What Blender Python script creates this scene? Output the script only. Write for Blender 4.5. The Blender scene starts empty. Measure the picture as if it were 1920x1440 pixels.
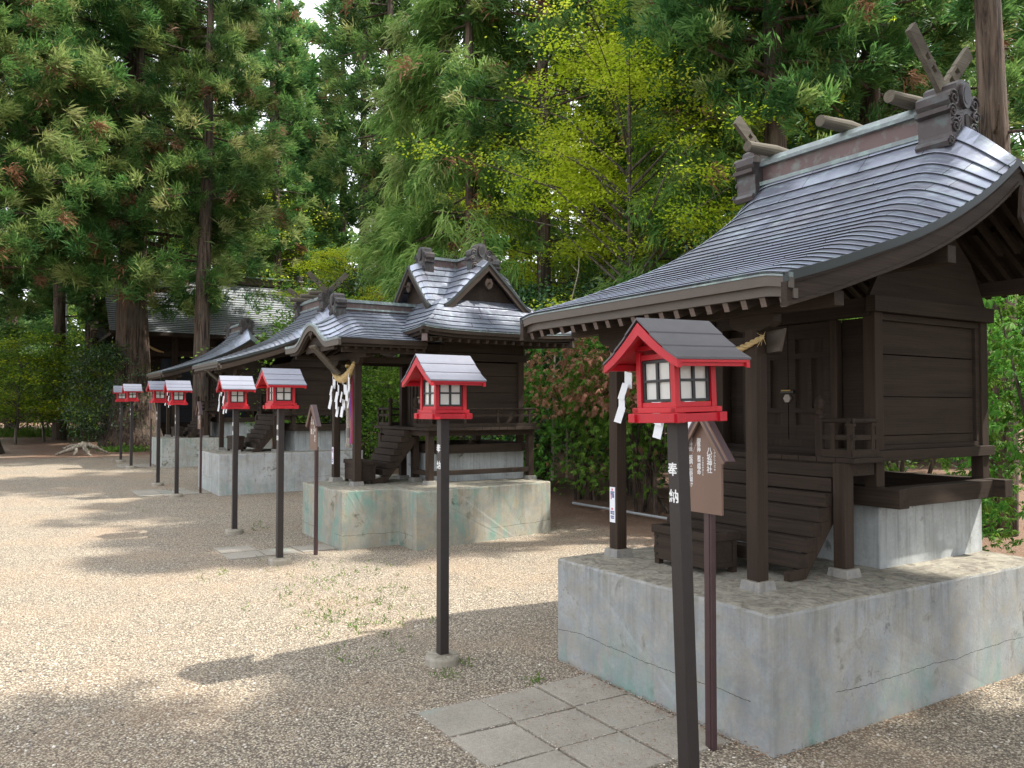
import bpy, bmesh, math, random
import numpy as np
from mathutils import Vector, Matrix
SC = bpy.context.scene
COL = SC.collection
rad = math.radians

# ------------------------------------------------ camera, sky, sun, exposure
CAMZ = 1.52
cam_d = bpy.data.cameras.new('camera')
cam = bpy.data.objects.new('camera', cam_d); COL.objects.link(cam)
cam_d.sensor_width = 36.0
cam_d.lens = 36.0 * 1512.0 / 1920.0
cam_d.clip_end = 600
cam_d.clip_start = 0.05
cam.location = (0, 0, CAMZ)
cam.rotation_euler = (rad(90) + math.atan(45 / 1512.0), 0, 0)
SC.camera = cam

SUNV = Vector((1.21, 0.12, 1.65)).normalized()
SUN_EL = math.asin(SUNV.z)
SUN_AZ = math.atan2(SUNV.x, SUNV.y)
w = bpy.data.worlds.new('World'); SC.world = w; w.use_nodes = True
wn = w.node_tree.nodes; wl = w.node_tree.links; wn.clear()
sky = wn.new('ShaderNodeTexSky'); sky.sky_type = 'NISHITA'; sky.sun_disc = False
sky.sun_elevation = SUN_EL; sky.sun_rotation = SUN_AZ
sky.air_density = 1.0; sky.dust_density = 2.0; sky.ozone_density = 1.0
tc = wn.new('ShaderNodeTexCoord')
mp = wn.new('ShaderNodeMapping'); mp.inputs['Scale'].default_value = (1, 1, 2.2)
nz = wn.new('ShaderNodeTexNoise'); nz.inputs['Scale'].default_value = 1.7; nz.inputs['Detail'].default_value = 6
rp = wn.new('ShaderNodeValToRGB'); rp.color_ramp.elements[0].position = .30; rp.color_ramp.elements[1].position = .52
mx = wn.new('ShaderNodeMixRGB'); mx.inputs[2].default_value = (9.5, 9.8, 10.4, 1)
bg = wn.new('ShaderNodeBackground'); bg.inputs['Strength'].default_value = 0.135
ow = wn.new('ShaderNodeOutputWorld')
wl.new(tc.outputs['Generated'], mp.inputs[0]); wl.new(mp.outputs[0], nz.inputs[0]); wl.new(nz.outputs[0], rp.inputs[0])
wl.new(rp.outputs[0], mx.inputs[0]); wl.new(sky.outputs[0], mx.inputs[1]); wl.new(mx.outputs[0], bg.inputs[0]); wl.new(bg.outputs[0], ow.inputs[0])

sd = bpy.data.lights.new('sun', 'SUN'); sd.energy = 4.7; sd.angle = rad(0.9); sd.color = (1.0, .95, .86)
so = bpy.data.objects.new('sun', sd); COL.objects.link(so)
so.rotation_euler = SUNV.to_track_quat('Z', 'Y').to_euler(); so.location = (20, 5, 30)
SC.view_settings.view_transform = 'Standard'; SC.view_settings.look = 'None'
SC.view_settings.exposure = 1.0; SC.view_settings.gamma = 1
try:
    SC.cycles.max_bounces = 6; SC.cycles.diffuse_bounces = 3; SC.cycles.transparent_max_bounces = 4
    SC.cycles.use_denoising = True
except Exception: pass

# ------------------------------------------------ helpers
def tag(o, label=None, cat=None, group=None, kind=None):
    if label: o['label'] = label
    if cat: o['category'] = cat
    if group: o['group'] = group
    if kind: o['kind'] = kind
    return o

def empty(name, loc=(0, 0, 0), rz=0, **k):
    o = bpy.data.objects.new(name, None); COL.objects.link(o); o.location = loc; o.rotation_euler = (0, 0, rz)
    o.empty_display_size = .2
    return tag(o, **k)

def copy_tree(o, parent=None):
    c = o.copy(); COL.objects.link(c); c.parent = parent
    for ch in list(CHILD.get(o.name, [])):
        cc = copy_tree(ch, c)
        CHILD.setdefault(c.name, []).append(cc)
    return c
CHILD = {}

class MB:
    """collects faces, builds one mesh object"""
    def __init__(s): s.v = []; s.f = []; s.m = []; s.uv = None
    def add(s, vs, fs, mi=0):
        n = len(s.v); s.v += [tuple(p) for p in vs]
        for f in fs: s.f.append(tuple(n + i for i in f)); s.m.append(mi)
    def hexa(s, p, mi=0):
        # p: 8 points, bottom 0-3 (ccw from above), top 4-7
        s.add(p, [(3, 2, 1, 0), (4, 5, 6, 7), (0, 1, 5, 4), (1, 2, 6, 5), (2, 3, 7, 6), (3, 0, 4, 7)], mi)
    def box(s, a0, a1, b0, b1, z0, z1, mi=0):
        # a runs away along the row; local x = -a
        x0, x1 = -a1, -a0
        s.hexa([(x0, b0, z0), (x1, b0, z0), (x1, b1, z0), (x0, b1, z0), (x0, b0, z1), (x1, b0, z1), (x1, b1, z1), (x0, b1, z1)], mi)
    def bar(s, p0, p1, w, h, mi=0, up=(0, 0, 1)):
        p0 = Vector(p0); p1 = Vector(p1); d = (p1 - p0).normalized(); u = Vector(up)
        sd_ = d.cross(u).normalized(); u = sd_.cross(d).normalized()
        q = []
        for base in (p0, p1):
            for sx, sy in ((-1, -1), (1, -1), (1, 1), (-1, 1)):
                q.append(base + sd_ * (sx * w / 2) + u * (sy * h / 2))
        s.add(q, [(0, 1, 2, 3), (7, 6, 5, 4), (0, 4, 5, 1), (1, 5, 6, 2), (2, 6, 7, 3), (3, 7, 4, 0)], mi)
    def tube(s, pts, rs, n=8, mi=0, cap=True):
        pts = [Vector(p) for p in pts]
        if not hasattr(rs, '__len__'): rs = [rs] * len(pts)
        base = len(s.v); prev = None
        for i, p in enumerate(pts):
            d = (pts[min(i + 1, len(pts) - 1)] - pts[max(i - 1, 0)]).normalized()
            if prev is None:
                ref = Vector((0, 0, 1)) if abs(d.z) < .9 else Vector((1, 0, 0))
                x = d.cross(ref).normalized()
            else:
                x = (prev - d * prev.dot(d)).normalized()
            prev = x; y = d.cross(x)
            for k in range(n):
                t = 2 * math.pi * k / n
                s.v.append(tuple(p + (x * math.cos(t) + y * math.sin(t)) * rs[i]))
        for i in range(len(pts) - 1):
            for k in range(n):
                a = base + i * n + k; b = base + i * n + (k + 1) % n
                s.f.append((a, b, b + n, a + n)); s.m.append(mi)
        if cap:
            s.f.append(tuple(base + k for k in range(n))[::-1]); s.m.append(mi)
            e = base + (len(pts) - 1) * n
            s.f.append(tuple(e + k for k in range(n))); s.m.append(mi)
    def prism(s, poly, fn0, fn1, mi=0):
        """poly: list of 2d points; fn0/fn1 map them to the two faces"""
        n = len(poly); vs = [fn0(*p) for p in poly] + [fn1(*p) for p in poly]
        fs = [tuple(range(n))[::-1], tuple(range(n, 2 * n))] + [(i, (i + 1) % n, n + (i + 1) % n, n + i) for i in range(n)]
        s.add(vs, fs, mi)
    def build(s, name, mats, parent=None, loc=None, rot=None, recalc=False, smooth=False, bevel=0, label=None, merge=False):
        me = bpy.data.meshes.new(name)
        me.from_pydata(s.v, [], s.f)
        if not isinstance(mats, (list, tuple)): mats = [mats]
        for m in mats: me.materials.append(m)
        if len(mats) > 1: me.polygons.foreach_set('material_index', s.m)
        if s.uv is not None:
            ul = me.uv_layers.new(name='UVMap'); ul.data.foreach_set('uv', np.array(s.uv, dtype=np.float32).ravel())
        if recalc or merge:
            bm = bmesh.new(); bm.from_mesh(me)
            if merge: bmesh.ops.remove_doubles(bm, verts=bm.verts, dist=1e-5)
            bmesh.ops.recalc_face_normals(bm, faces=bm.faces); bm.to_mesh(me); bm.free()
        if smooth: me.polygons.foreach_set('use_smooth', [True] * len(me.polygons))
        me.update()
        o = bpy.data.objects.new(name, me); COL.objects.link(o)
        if parent:
            o.parent = parent; CHILD.setdefault(parent.name, []).append(o)
        if loc: o.location = loc
        if rot: o.rotation_euler = rot
        if bevel:
            b = o.modifiers.new('bevel', 'BEVEL'); b.width = bevel; b.segments = 2; b.limit_method = 'ANGLE'; b.angle_limit = rad(40)
        if label: o['label'] = label
        return o

def box(name, a0, a1, b0, b1, z0, z1, mat, parent, bevel=.002, label=None):
    m = MB(); m.box(a0, a1, b0, b1, z0, z1)
    return m.build(name, mat, parent, bevel=bevel, label=label)

def text_obj(name, body, size, mat, parent, M, space=1.0, extrude=.0006, bold=0.0):
    cu = bpy.data.curves.new(name, 'FONT'); cu.body = body; cu.size = size; cu.align_x = 'CENTER'; cu.align_y = 'TOP'
    cu.space_line = space; cu.extrude = extrude; cu.resolution_u = 2; cu.offset = bold
    t = bpy.data.objects.new('tmp', cu); COL.objects.link(t)
    dg = bpy.context.evaluated_depsgraph_get(); me = bpy.data.meshes.new_from_object(t.evaluated_get(dg))
    bpy.data.objects.remove(t); bpy.data.curves.remove(cu)
    me.transform(M); me.materials.clear(); me.materials.append(mat); me.name = name
    o = bpy.data.objects.new(name, me); COL.objects.link(o)
    if parent: o.parent = parent; CHILD.setdefault(parent.name, []).append(o)
    return o

# ------------------------------------------------ material helpers
class NT:
    def __init__(s, name):
        s.mat = bpy.data.materials.new(name); s.mat.use_nodes = True
        s.t = s.mat.node_tree; s.t.nodes.clear(); s.out = s.t.nodes.new('ShaderNodeOutputMaterial')
    def n(s, typ, **k):
        nd = s.t.nodes.new('ShaderNode' + typ)
        for a, b in k.items():
            if a.startswith('_'): setattr(nd, a[1:], b)
            else:
                key = int(a[1:]) if a[0] == 'i' and a[1:].isdigit() else a.replace('__', ' ')
                inp = nd.inputs[key]
                if isinstance(b, bpy.types.NodeSocket): s.t.links.new(b, inp)
                else: inp.default_value = b
        return nd
    def math(s, op, a, b=0.0, c=0.0, clamp=False):
        nd = s.t.nodes.new('ShaderNodeMath'); nd.operation = op; nd.use_clamp = clamp
        for i, x in enumerate((a, b, c)):
            if isinstance(x, bpy.types.NodeSocket): s.t.links.new(x, nd.inputs[i])
            else: nd.inputs[i].default_value = x
        return nd.outputs[0]
    def mix(s, f, a, b, mode='MIX'):
        nd = s.t.nodes.new('ShaderNodeMixRGB'); nd.blend_type = mode
        for i, x in enumerate((f, a, b)):
            if isinstance(x, bpy.types.NodeSocket): s.t.links.new(x, nd.inputs[i])
            else: nd.inputs[i].default_value = x if i == 0 else (tuple(x) + (1,) if len(x) == 3 else x)
        return nd.outputs[0]
    def ramp(s, f, stops):
        nd = s.t.nodes.new('ShaderNodeValToRGB'); el = nd.color_ramp.elements
        while len(el) < len(stops): el.new(.5)
        for e, (p, c) in zip(el, stops):
            e.position = p; e.color = (c, c, c, 1) if not hasattr(c, '__len__') else tuple(c) + (1,)
        s.t.links.new(f, nd.inputs[0]); return nd.outputs[0]
    def coord(s, kind='Object', scale=(1, 1, 1), rot=(0, 0, 0), loc=(0, 0, 0)):
        c = s.t.nodes.new('ShaderNodeTexCoord'); m = s.t.nodes.new('ShaderNodeMapping')
        m.inputs['Scale'].default_value = scale; m.inputs['Rotation'].default_value = rot; m.inputs['Location'].default_value = loc
        s.t.links.new(c.outputs[kind], m.inputs[0]); return m.outputs[0]
    def noise(s, vec, scale, detail=4, rough=.5, dist=0.0):
        nd = s.n('TexNoise', Scale=scale, Detail=detail, Roughness=rough, Distortion=dist)
        s.t.links.new(vec, nd.inputs['Vector']); return nd.outputs[0]
    def bump(s, h, strength=.3, dist=.01):
        return s.n('Bump', Strength=strength, Distance=dist, Height=h).outputs[0]
    def bsdf(s, **k):
        nd = s.n('BsdfPrincipled', **k); s.t.links.new(nd.outputs[0], s.out.inputs[0]); return nd

def simple(name, col, rough=.6, metal=0, var=.15, sc=12):
    t = NT(name); c = t.coord('Object'); n = t.noise(c, sc, 5)
    a = tuple(x * (1 - var) for x in col); b = tuple(min(1, x * (1 + var)) for x in col)
    t.bsdf(Base__Color=t.mix(n, a, b), Roughness=rough, Metallic=metal, Normal=t.bump(n, .1, .002))
    return t.mat

def wood(name, axis, c0, c1, rough=.75, extra=0):
    t = NT(name)
    sc = {'a': (2, 45, 45), 'b': (45, 2, 45), 'z': (45, 45, 2)}[axis]
    v = t.coord('Object', sc); n = t.noise(v, 1.0, 6, .65, .6)
    v2 = t.coord('Object', tuple(x * .22 for x in sc)); n2 = t.noise(v2, 1.0, 3, .5, 1.2)
    wv = t.n('TexWave', _wave_type='RINGS', Scale=2.2, Distortion=3.5, Detail=2); t.t.links.new(v2, wv.inputs[0])
    f = t.math('ADD', t.math('MULTIPLY', n, .55), t.math('MULTIPLY', n2, .45))
    f = t.ramp(f, [(.3, 0), (.72, 1)])
    col = t.mix(f, c0, c1)
    col = t.mix(t.math('MULTIPLY', t.ramp(wv.outputs[0], [(.0, 1), (.3, 0)]), .3), col, tuple(x * .5 for x in c0))
    big = t.noise(t.coord('Object', (1, 1, 1)), 3.0, 3)
    col = t.mix(t.math('MULTIPLY', big, .35), col, tuple(x * 1.25 for x in c1))
    t.bsdf(Base__Color=col, Roughness=rough, Specular__IOR__Level=.25, Normal=t.bump(f, .3, .003))
    return t.mat

WA = wood('dark_wood_long', 'a', (.011, .007, .005), (.050, .034, .024))
WB = wood('dark_wood_deep', 'b', (.011, .007, .005), (.050, .034, .024))
WZ = wood('dark_wood_post', 'z', (.012, .0075, .005), (.055, .036, .025))
WL = wood('pale_weathered_wood', 'b', (.045, .039, .029), (.15, .13, .10), .88)
WE = wood('end_grain', 'b', (.10, .075, .065), (.17, .13, .11), .8)
BLACKM = simple('black_paint', (.012, .011, .011), .45)

def copper(name, base=(.32, .35, .44), green=(.34, .46, .43), brown=(.22, .185, .20), metal=.7, rough=.29, seams=True, gm=.5):
    t = NT(name)
    uv = t.n('UVMap'); sp = t.n('SeparateXYZ'); t.t.links.new(uv.outputs[0], sp.inputs[0])
    u, v = sp.outputs[0], sp.outputs[1]
    row = t.math('FLOOR', t.math('ADD', v, .001))
    rnd = t.n('TexWhiteNoise', _noise_dimensions='1D'); t.t.links.new(row, rnd.inputs['W'])
    uu = t.math('ADD', t.math('DIVIDE', u, .42), rnd.outputs[0])
    pid = t.math('ADD', t.math('FLOOR', uu), t.math('MULTIPLY', row, 17.3))
    pr = t.n('TexWhiteNoise', _noise_dimensions='1D'); t.t.links.new(pid, pr.inputs['W'])
    c = t.coord('Object'); n = t.noise(c, 3.5, 6, .6, .4); n2 = t.noise(t.coord('Object', (4, 14, 4)), 2.5, 5, .6)
    col = t.mix(t.ramp(n, [(.35, 0), (.65, .9)]), base, tuple(x * .72 for x in base))
    col = t.mix(t.math('MULTIPLY', pr.outputs[0], .35), col, brown)
    gf = t.math('MULTIPLY', t.ramp(n2, [(.5, 0), (.72, 1)]), gm)
    col = t.mix(gf, col, green)
    rgh = t.math('ADD', rough - .07, t.math('MULTIPLY', n2, .2))
    met = t.math('MULTIPLY', t.math('SUBTRACT', 1, gf), metal)
    if seams:
        fr = t.math('FRACT', uu); sm = t.math('LESS_THAN', fr, .012)
        col = t.mix(sm, col, (.015, .015, .015)); met = t.math('MULTIPLY', met, t.math('SUBTRACT', 1, sm))
    t.bsdf(Base__Color=col, Roughness=rgh, Metallic=met, Normal=t.bump(n, .12, .01))
    return t.mat
ROOF = copper('roof_copper')
ROOFEDGE = copper('roof_edge_copper', (.20, .25, .25), (.30, .42, .38), seams=False, gm=.9, metal=.3, rough=.45)
RIDGE = copper('ridge_copper', (.12, .08, .076), (.22, .33, .30), (.20, .13, .12), seams=False, metal=.35, rough=.42, gm=.45)
ORN = copper('ornament_copper', (.065, .055, .056), (.10, .16, .15), (.09, .065, .06), seams=False, metal=.35, rough=.45, gm=.5)
FAR_ROOF = copper('far_roof_copper', (.34, .365, .39), (.36, .41, .40), (.31, .31, .32), metal=.3, rough=.4)

def concrete(name, green=0.0, low=True, warm=0.3, base=(.29, .298, .30), seed=0.0, topz=.6):
    t = NT(name); c = t.coord('Object', loc=(seed, seed * .7, 0)); ge = t.n('NewGeometry')
    n1 = t.noise(c, 2.2, 8, .62, .3); n2 = t.noise(c, 9, 6, .6, .5)
    streak = t.noise(t.coord('Object', (9, 9, .9), loc=(seed, 0, 0)), 1.3, 6, .6, .2)
    spk = t.noise(c, 60, 3, .6)
    col = t.mix(t.ramp(n1, [(.3, 0), (.7, 1)]), tuple(x * .72 for x in base), tuple(x * 1.2 for x in base))
    col = t.mix(t.math('MULTIPLY', t.ramp(n2, [(.42, 0), (.6, 1)]), warm), col, (.36, .31, .22))
    col = t.mix(t.math('MULTIPLY', t.ramp(streak, [(.52, 0), (.70, 1)]), .38), col, (.13, .13, .115))
    eff = t.noise(c, 8, 9, .74, .15); col = t.mix(t.math('MULTIPLY', t.ramp(eff, [(.48, 0), (.66, 1)]), .4), col, tuple(min(1, x * 1.35) for x in base))
    zz_ = t.n('SeparateXYZ'); t.t.links.new(c, zz_.inputs[0]); dp = t.noise(t.coord('Object', (26, 26, 1.2), loc=(seed, 1, 0)), 1, 4, .6)
    drip = t.math('MULTIPLY', t.ramp(dp, [(.50, 0), (.70, 1)]), t.ramp(t.math('ADD', t.math('SUBTRACT', topz, zz_.outputs[2]), t.math('MULTIPLY', t.math('SUBTRACT', n1, .5), .5)), [(.02, .42), (.26, 0)]))
    col = t.mix(drip, col, (.085, .08, .068))
    drk = t.noise(t.coord('Object', loc=(seed * 2, 3, 1)), 15, 8, .78, .1); col = t.mix(t.math('MULTIPLY', t.ramp(drk, [(.56, 0), (.64, 1)]), t.ramp(n1, [(.46, .03), (.62, .8)])), col, (.10, .10, .09))
    gm = t.math('MULTIPLY', t.ramp(t.noise(t.coord('Object', (1.5, 1.5, .7), loc=(seed + 3, 1, 0)), 2.4, 6, .65, .8), [(.47, 0), (.62, 1)]), t.ramp(n2, [(.3, .3), (.6, 1)]))
    pz = t.n('SeparateXYZ'); t.t.links.new(c, pz.inputs[0])
    if low: gm = t.math('MULTIPLY', gm, t.ramp(t.math('ADD', pz.outputs[2], t.math('MULTIPLY', n2, .3)), [(.22, 1), (.5, .05)]))
    if green > 0: col = t.mix(t.math('MULTIPLY', gm, green), col, (.15, .29, .25))
    blot = t.math('MULTIPLY', t.ramp(n2, [(.56, 0), (.66, 1)]), t.ramp(n1, [(.5, 0), (.62, 1)]))
    col = t.mix(t.math('MULTIPLY', blot, .75), col, (.07, .07, .062))
    col = t.mix(t.math('MULTIPLY', t.ramp(spk, [(.45, 0), (.7, 1)]), .25), col, tuple(x * .6 for x in base))
    # dirty top with litter
    nz_ = t.n('SeparateXYZ'); t.t.links.new(ge.outputs['Normal'], nz_.inputs[0])
    top = t.math('MULTIPLY', t.ramp(nz_.outputs[2], [(.4, 0), (.9, 1)]), .85)
    tn = t.noise(c, 14, 6, .7, 1.0)
    tcol = t.mix(t.ramp(tn, [(.35, 0), (.62, 1)]), (.09, .07, .05), (.31, .285, .22))
    col = t.mix(top, col, tcol)
    # thin horizontal pour crack
    cz = t.math('ADD', pz.outputs[2], t.math('MULTIPLY', t.noise(c, 3, 6, .7), .07))
    cr = t.math('LESS_THAN', t.math('ABSOLUTE', t.math('SUBTRACT', cz, .235)), .0014)
    cr = t.math('MULTIPLY', cr, t.math('GREATER_THAN', t.noise(c, 1.1, 2), .44))
    col = t.mix(cr, col, (.03, .025, .02))
    h = t.math('ADD', t.math('MULTIPLY', n2, .6), t.math('MULTIPLY', spk, .25))
    t.bsdf(Base__Color=col, Roughness=.88, Normal=t.bump(h, .35, .01))
    return t.mat
CON_A = concrete('concrete_grey', .75, True, .35, seed=1.3)
CON_B = concrete('concrete_verdigris', .95, False, .75, (.31, .305, .265), seed=4.1, topz=.64)
CON_C = concrete('concrete_pale', .5, True, .3, (.40, .41, .41), seed=7.7, topz=.6)
CON_D = concrete('concrete_far', .5, False, .5, (.38, .38, .36), seed=9.2)
CON_BLK = concrete('concrete_block', 0, True, .05, (.42, .44, .44), seed=2.2, topz=.85)
STONE = concrete('post_stone', 0, True, .4, (.26, .25, .24), seed=5.5, topz=.3)
TH = rad(32.2)
RX, RY = -math.sin(TH), math.cos(TH)      # along the row, away from the camera
DX, DY = math.cos(TH), math.sin(TH)       # into the shrines
OX, OY = 1.137, 3.548                     # near front corner of the nearest plinth
RZ = math.atan2(-RY, -RX)                 # local +x = -row
def W(a, b, z=0): return Vector((OX + a * RX + b * DX, OY + a * RY + b * DY, z))
def gz(y): return .015 * (min(y, 34) - 4.8) if y > 4.8 else 0.0
def G(a, b):
    p = W(a, b); p.z = gz(p.y); return p

def interp(x, xs, ys):
    return float(np.interp(x, xs, ys))

def spline(xs, ys):
    # monotone-ish cubic through the points
    xs = np.array(xs, float); ys = np.array(ys, float); m = np.gradient(ys, xs)
    def f(x):
        i = int(np.clip(np.searchsorted(xs, x) - 1, 0, len(xs) - 2)); h = xs[i + 1] - xs[i]; t = (x - xs[i]) / h
        return ((2*t**3-3*t*t+1)*ys[i] + (t**3-2*t*t+t)*h*m[i] + (-2*t**3+3*t*t)*ys[i+1] + (t**3-t*t)*h*m[i+1])
    return f

class RoofMesh(MB):
    def __init__(s): super().__init__(); s.uv = []
    def quad(s, p, uvs, mi=0):
        n = len(s.v); s.v += [tuple(q) for q in p]; s.f.append(tuple(range(n, n + len(p)))); s.m.append(mi); s.uv += list(uvs)

def courses(rm, S, vs, us, row0, lift=.011, lip=.009):
    """stepped courses: S(u,v)->point (local coords), vs from eave up; each lower edge stands proud"""
    for i in range(len(vs) - 1):
        v0, v1 = vs[i], vs[i + 1]; r = row0 + i
        for j in range(len(us) - 1):
            u0, u1 = us[j], us[j + 1]
            A0, A1, B0, B1 = S(u0, v0), S(u1, v0), S(u0, v1), S(u1, v1)
            L = Vector((0, 0, lift)); l2 = Vector((0, 0, .0015))
            h0, h1 = A0 - B0, A1 - B1; h0.z = h1.z = 0
            o0 = h0.normalized() * lip if h0.length > 1e-6 else Vector(); o1 = h1.normalized() * lip if h1.length > 1e-6 else Vector()
            if i == 0: o0 = o1 = Vector()
            rm.quad([A0 + L + o0, A1 + L + o1, B1 + l2, B0 + l2], [(u0, r + .1), (u1, r + .1), (u1, r + .9), (u0, r + .9)], 0)
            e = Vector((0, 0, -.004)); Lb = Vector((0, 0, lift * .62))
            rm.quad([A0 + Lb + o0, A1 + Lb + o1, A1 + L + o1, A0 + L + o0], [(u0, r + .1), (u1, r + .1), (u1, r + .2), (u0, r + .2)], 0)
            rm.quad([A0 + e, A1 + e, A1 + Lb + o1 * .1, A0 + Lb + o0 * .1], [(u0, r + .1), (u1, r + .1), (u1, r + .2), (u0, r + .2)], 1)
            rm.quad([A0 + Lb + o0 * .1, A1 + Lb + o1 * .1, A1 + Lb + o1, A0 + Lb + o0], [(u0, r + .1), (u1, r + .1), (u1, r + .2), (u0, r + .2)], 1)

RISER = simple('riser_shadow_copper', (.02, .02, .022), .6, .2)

def scroll(cx, cz, r, turns=1.6, n=26, a0=0, sgn=1):
    pts = []
    for i in range(n):
        t = i / (n - 1); ang = a0 + sgn * turns * 2 * math.pi * t; rr = r * (1 - .82 * t)
        pts.append((cx + rr * math.cos(ang), cz + rr * math.sin(ang)))
    return pts

def ornament(parent, M, s=1.0, depth=.10, name='ridge_ornament'):
    """onigawara-like copper end piece. local: X right, Z up, front at y=0, body goes to +y. M: matrix into shrine coords"""
    m = MB()
    def put(poly, y0, y1, mi=0):
        m.prism(poly, lambda x, z: M @ Vector((x * s, y0, z * s)), lambda x, z: M @ Vector((x * s, y1, z * s)), mi)
    half = [(0, -.03), (.035, -.05), (.075, -.13), (.11, -.165), (.15, -.17), (.165, -.145), (.15, -.12), (.13, -.125), (.125, -.09), (.13, -.02), (.125, .02),
            (.16, .03), (.165, .055), (.13, .06), (.15, .09), (.15, .13), (.12, .155), (.075, .15), (.07, .2), (.035, .225), (0, .23)]
    poly = half + [(-x, z) for x, z in half[-2:0:-1]]
    put(poly, 0, depth)
    # raised parts
    put([(.055 * math.cos(t) * .85, .135 + .075 * math.sin(t)) for t in np.linspace(0, 2 * math.pi, 17)[:-1]], -.022, 0)
    for sg in (-1, 1):
        for (cx, cz, r) in ((.105 * sg, .105, .05), (.14 * sg, -.14, .03), (.12 * sg, .03, .04), (.09 * sg, -.05, .045)):
            pts = scroll(cx, cz, r, a0=(0 if sg > 0 else math.pi), sgn=sg)
            m.tube([M @ Vector((x * s, -.006, z * s)) for x, z in pts], .0065 * s, 5)
    for k in range(5):
        for sg in (-1, 1):
            a = .35 + k * .28
            m.tube([M @ Vector((sg * s * (.02 + t * .10 * math.cos(a)), -.004, s * (.03 - t * .12 * math.sin(a) + .03 * t * t))) for t in (0, .35, .7, 1)], [.01 * s, .009 * s, .007 * s, .002 * s], 5)
    o = m.build(name, ORN, parent, recalc=True)
    d = MB(); d.prism([(.034 * math.cos(t) * s, (.135 + .052 * math.sin(t)) * s) for t in np.linspace(0, 2 * math.pi, 17)[:-1]],
                      lambda x, z: M @ Vector((x, -.024, z)), lambda x, z: M @ Vector((x, -.02, z)))
    d.build('hollow_shade', BLACKM, o, recalc=True)  # solid black disc, painted in for the dark inside a hole
    return o

def facing(axis, a, b, z):
    """matrix whose -y looks out along: 'near' (-a side), 'far', 'front' (-b)"""
    if axis == 'near': X = Vector((0, 1, 0)); Y = Vector((-1, 0, 0))
    elif axis == 'far': X = Vector((0, -1, 0)); Y = Vector((1, 0, 0))
    elif axis == 'front': X = Vector((1, 0, 0)); Y = Vector((0, 1, 0))
    else: X = Vector((-1, 0, 0)); Y = Vector((0, -1, 0))
    M = Matrix.Identity(4)
    for i in range(3): M[i][0] = X[i]; M[i][1] = Y[i]; M[i][2] = (0, 0, 1)[i]
    M.translation = Vector((-a, b, z)); return M

def plinth(sh, a0, a1, b0, b1, zt, mat, zb=-.25, extra=None):
    m = MB()
    if extra is None: m.box(a0, a1, b0, b1, zb, zt)
    else:
        # stepped outline: narrow front, wide rear. polygon in (x=-a, b)
        n0, n1, bm, w0, w1 = extra
        poly = [(-n1, b0), (-n0, b0), (-n0, bm), (-w0, bm), (-(w0 + .25), b1), (-w1, b1), (-w1, bm), (-n1, bm)]
        m.prism(poly, lambda x, y: (x, y, zb), lambda x, y: (x, y, zt))
    bm_ = bmesh.new(); o = m.build('plinth', mat, sh, recalc=True); bm_.free()
    # subdivide and roughen the top arris a little
    me = o.data; b_ = bmesh.new(); b_.from_mesh(me)
    bmesh.ops.bevel(b_, geom=[e for e in b_.edges if all(v.co.z > zt - .01 for v in e.verts) or abs(e.verts[0].co.z - e.verts[1].co.z) > .1], offset=.016, segments=2, affect='EDGES', profile=.6)
    bmesh.ops.subdivide_edges(b_, edges=[e for e in b_.edges if e.calc_length() > .12 and min(v.co.z for v in e.verts) > zt - .03], cuts=30, use_grid_fill=True)
    rr = random.Random(3)
    for v in b_.verts:
        if v.co.z > zt - .03: v.co += Vector((rr.uniform(-1, 1), rr.uniform(-1, 1), rr.uniform(-1.2, .4))) * .0022
    b_.to_mesh(me); b_.free()
    return o

def post(sh, a, b, w, z0, z1, stone=True, sz=None):
    """post with its near-front corner at (a,b)"""
    m = MB(); m.box(a, a + w, b, b + w, z0 + (.045 if stone else 0), z1)
    p = m.build('post', WZ, sh, bevel=.003)
    if stone:
        s = MB(); e = .028; s.hexa([(-(a + w) - e, b - e, z0 - .01), (-a + e, b - e, z0 - .01), (-a + e, b + w + e, z0 - .01), (-(a + w) - e, b + w + e, z0 - .01),
                            (-(a + w) - e*.7, b - e*.7, z0 + .045), (-a + e*.7, b - e*.7, z0 + .045), (-a + e*.7, b + w + e*.7, z0 + .045), (-(a + w) - e*.7, b + w + e*.7, z0 + .045)])
        s.build('post_stone', STONE, p, bevel=.004)
    return p

def stairs(sh, a0, a1, tops, fronts, th=.078, dep=.085, foot=(.62, .615)):
    st = MB()
    st.box(a0, a1, fronts[0], fronts[0] + dep, tops[0] - .071, tops[0])
    root = st.build('stairs', WA, sh, bevel=.003)
    for z, b in list(zip(tops, fronts))[1:]:
        s = MB(); s.box(a0, a1, b, b + dep, z - th + .003, z); s.build('step', WA, root, bevel=.003)
    for a in (a0 + .006, a1 - .046):
        s = MB(); b0, z0 = foot; bt, zt = fronts[-1] + .03, tops[-1] - .12
        poly = [(b0, z0), (b0 + .13, z0), (bt + .13, zt - .02), (bt + .13, zt + .04), (bt + .02, zt + .04), (fronts[0] + .03, tops[0] - .074), (b0, z0 + .045)]
        s.prism(poly, lambda b, z: (-(a), b, z), lambda b, z: (-(a + .04), b, z)); s.build('stringer', WZ, root, recalc=True, bevel=.002)
    return root

def newel(rail, a, b, z0, h=.34, r=.025):
    m = MB()
    prof = [(r, 0), (r, h * .62), (r * 1.12, h * .63), (r * 1.12, h * .67), (r * .8, h * .69), (r * .8, h * .76), (r * 1.05, h * .79), (r * 1.15, h * .85), (r * .9, h * .93), (r * .25, h)]
    m.tube([(-a, b, z0 + z) for _, z in prof], [q for q, _ in prof], 12)
    return m.build('newel_post', WZ, rail, smooth=False)

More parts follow.
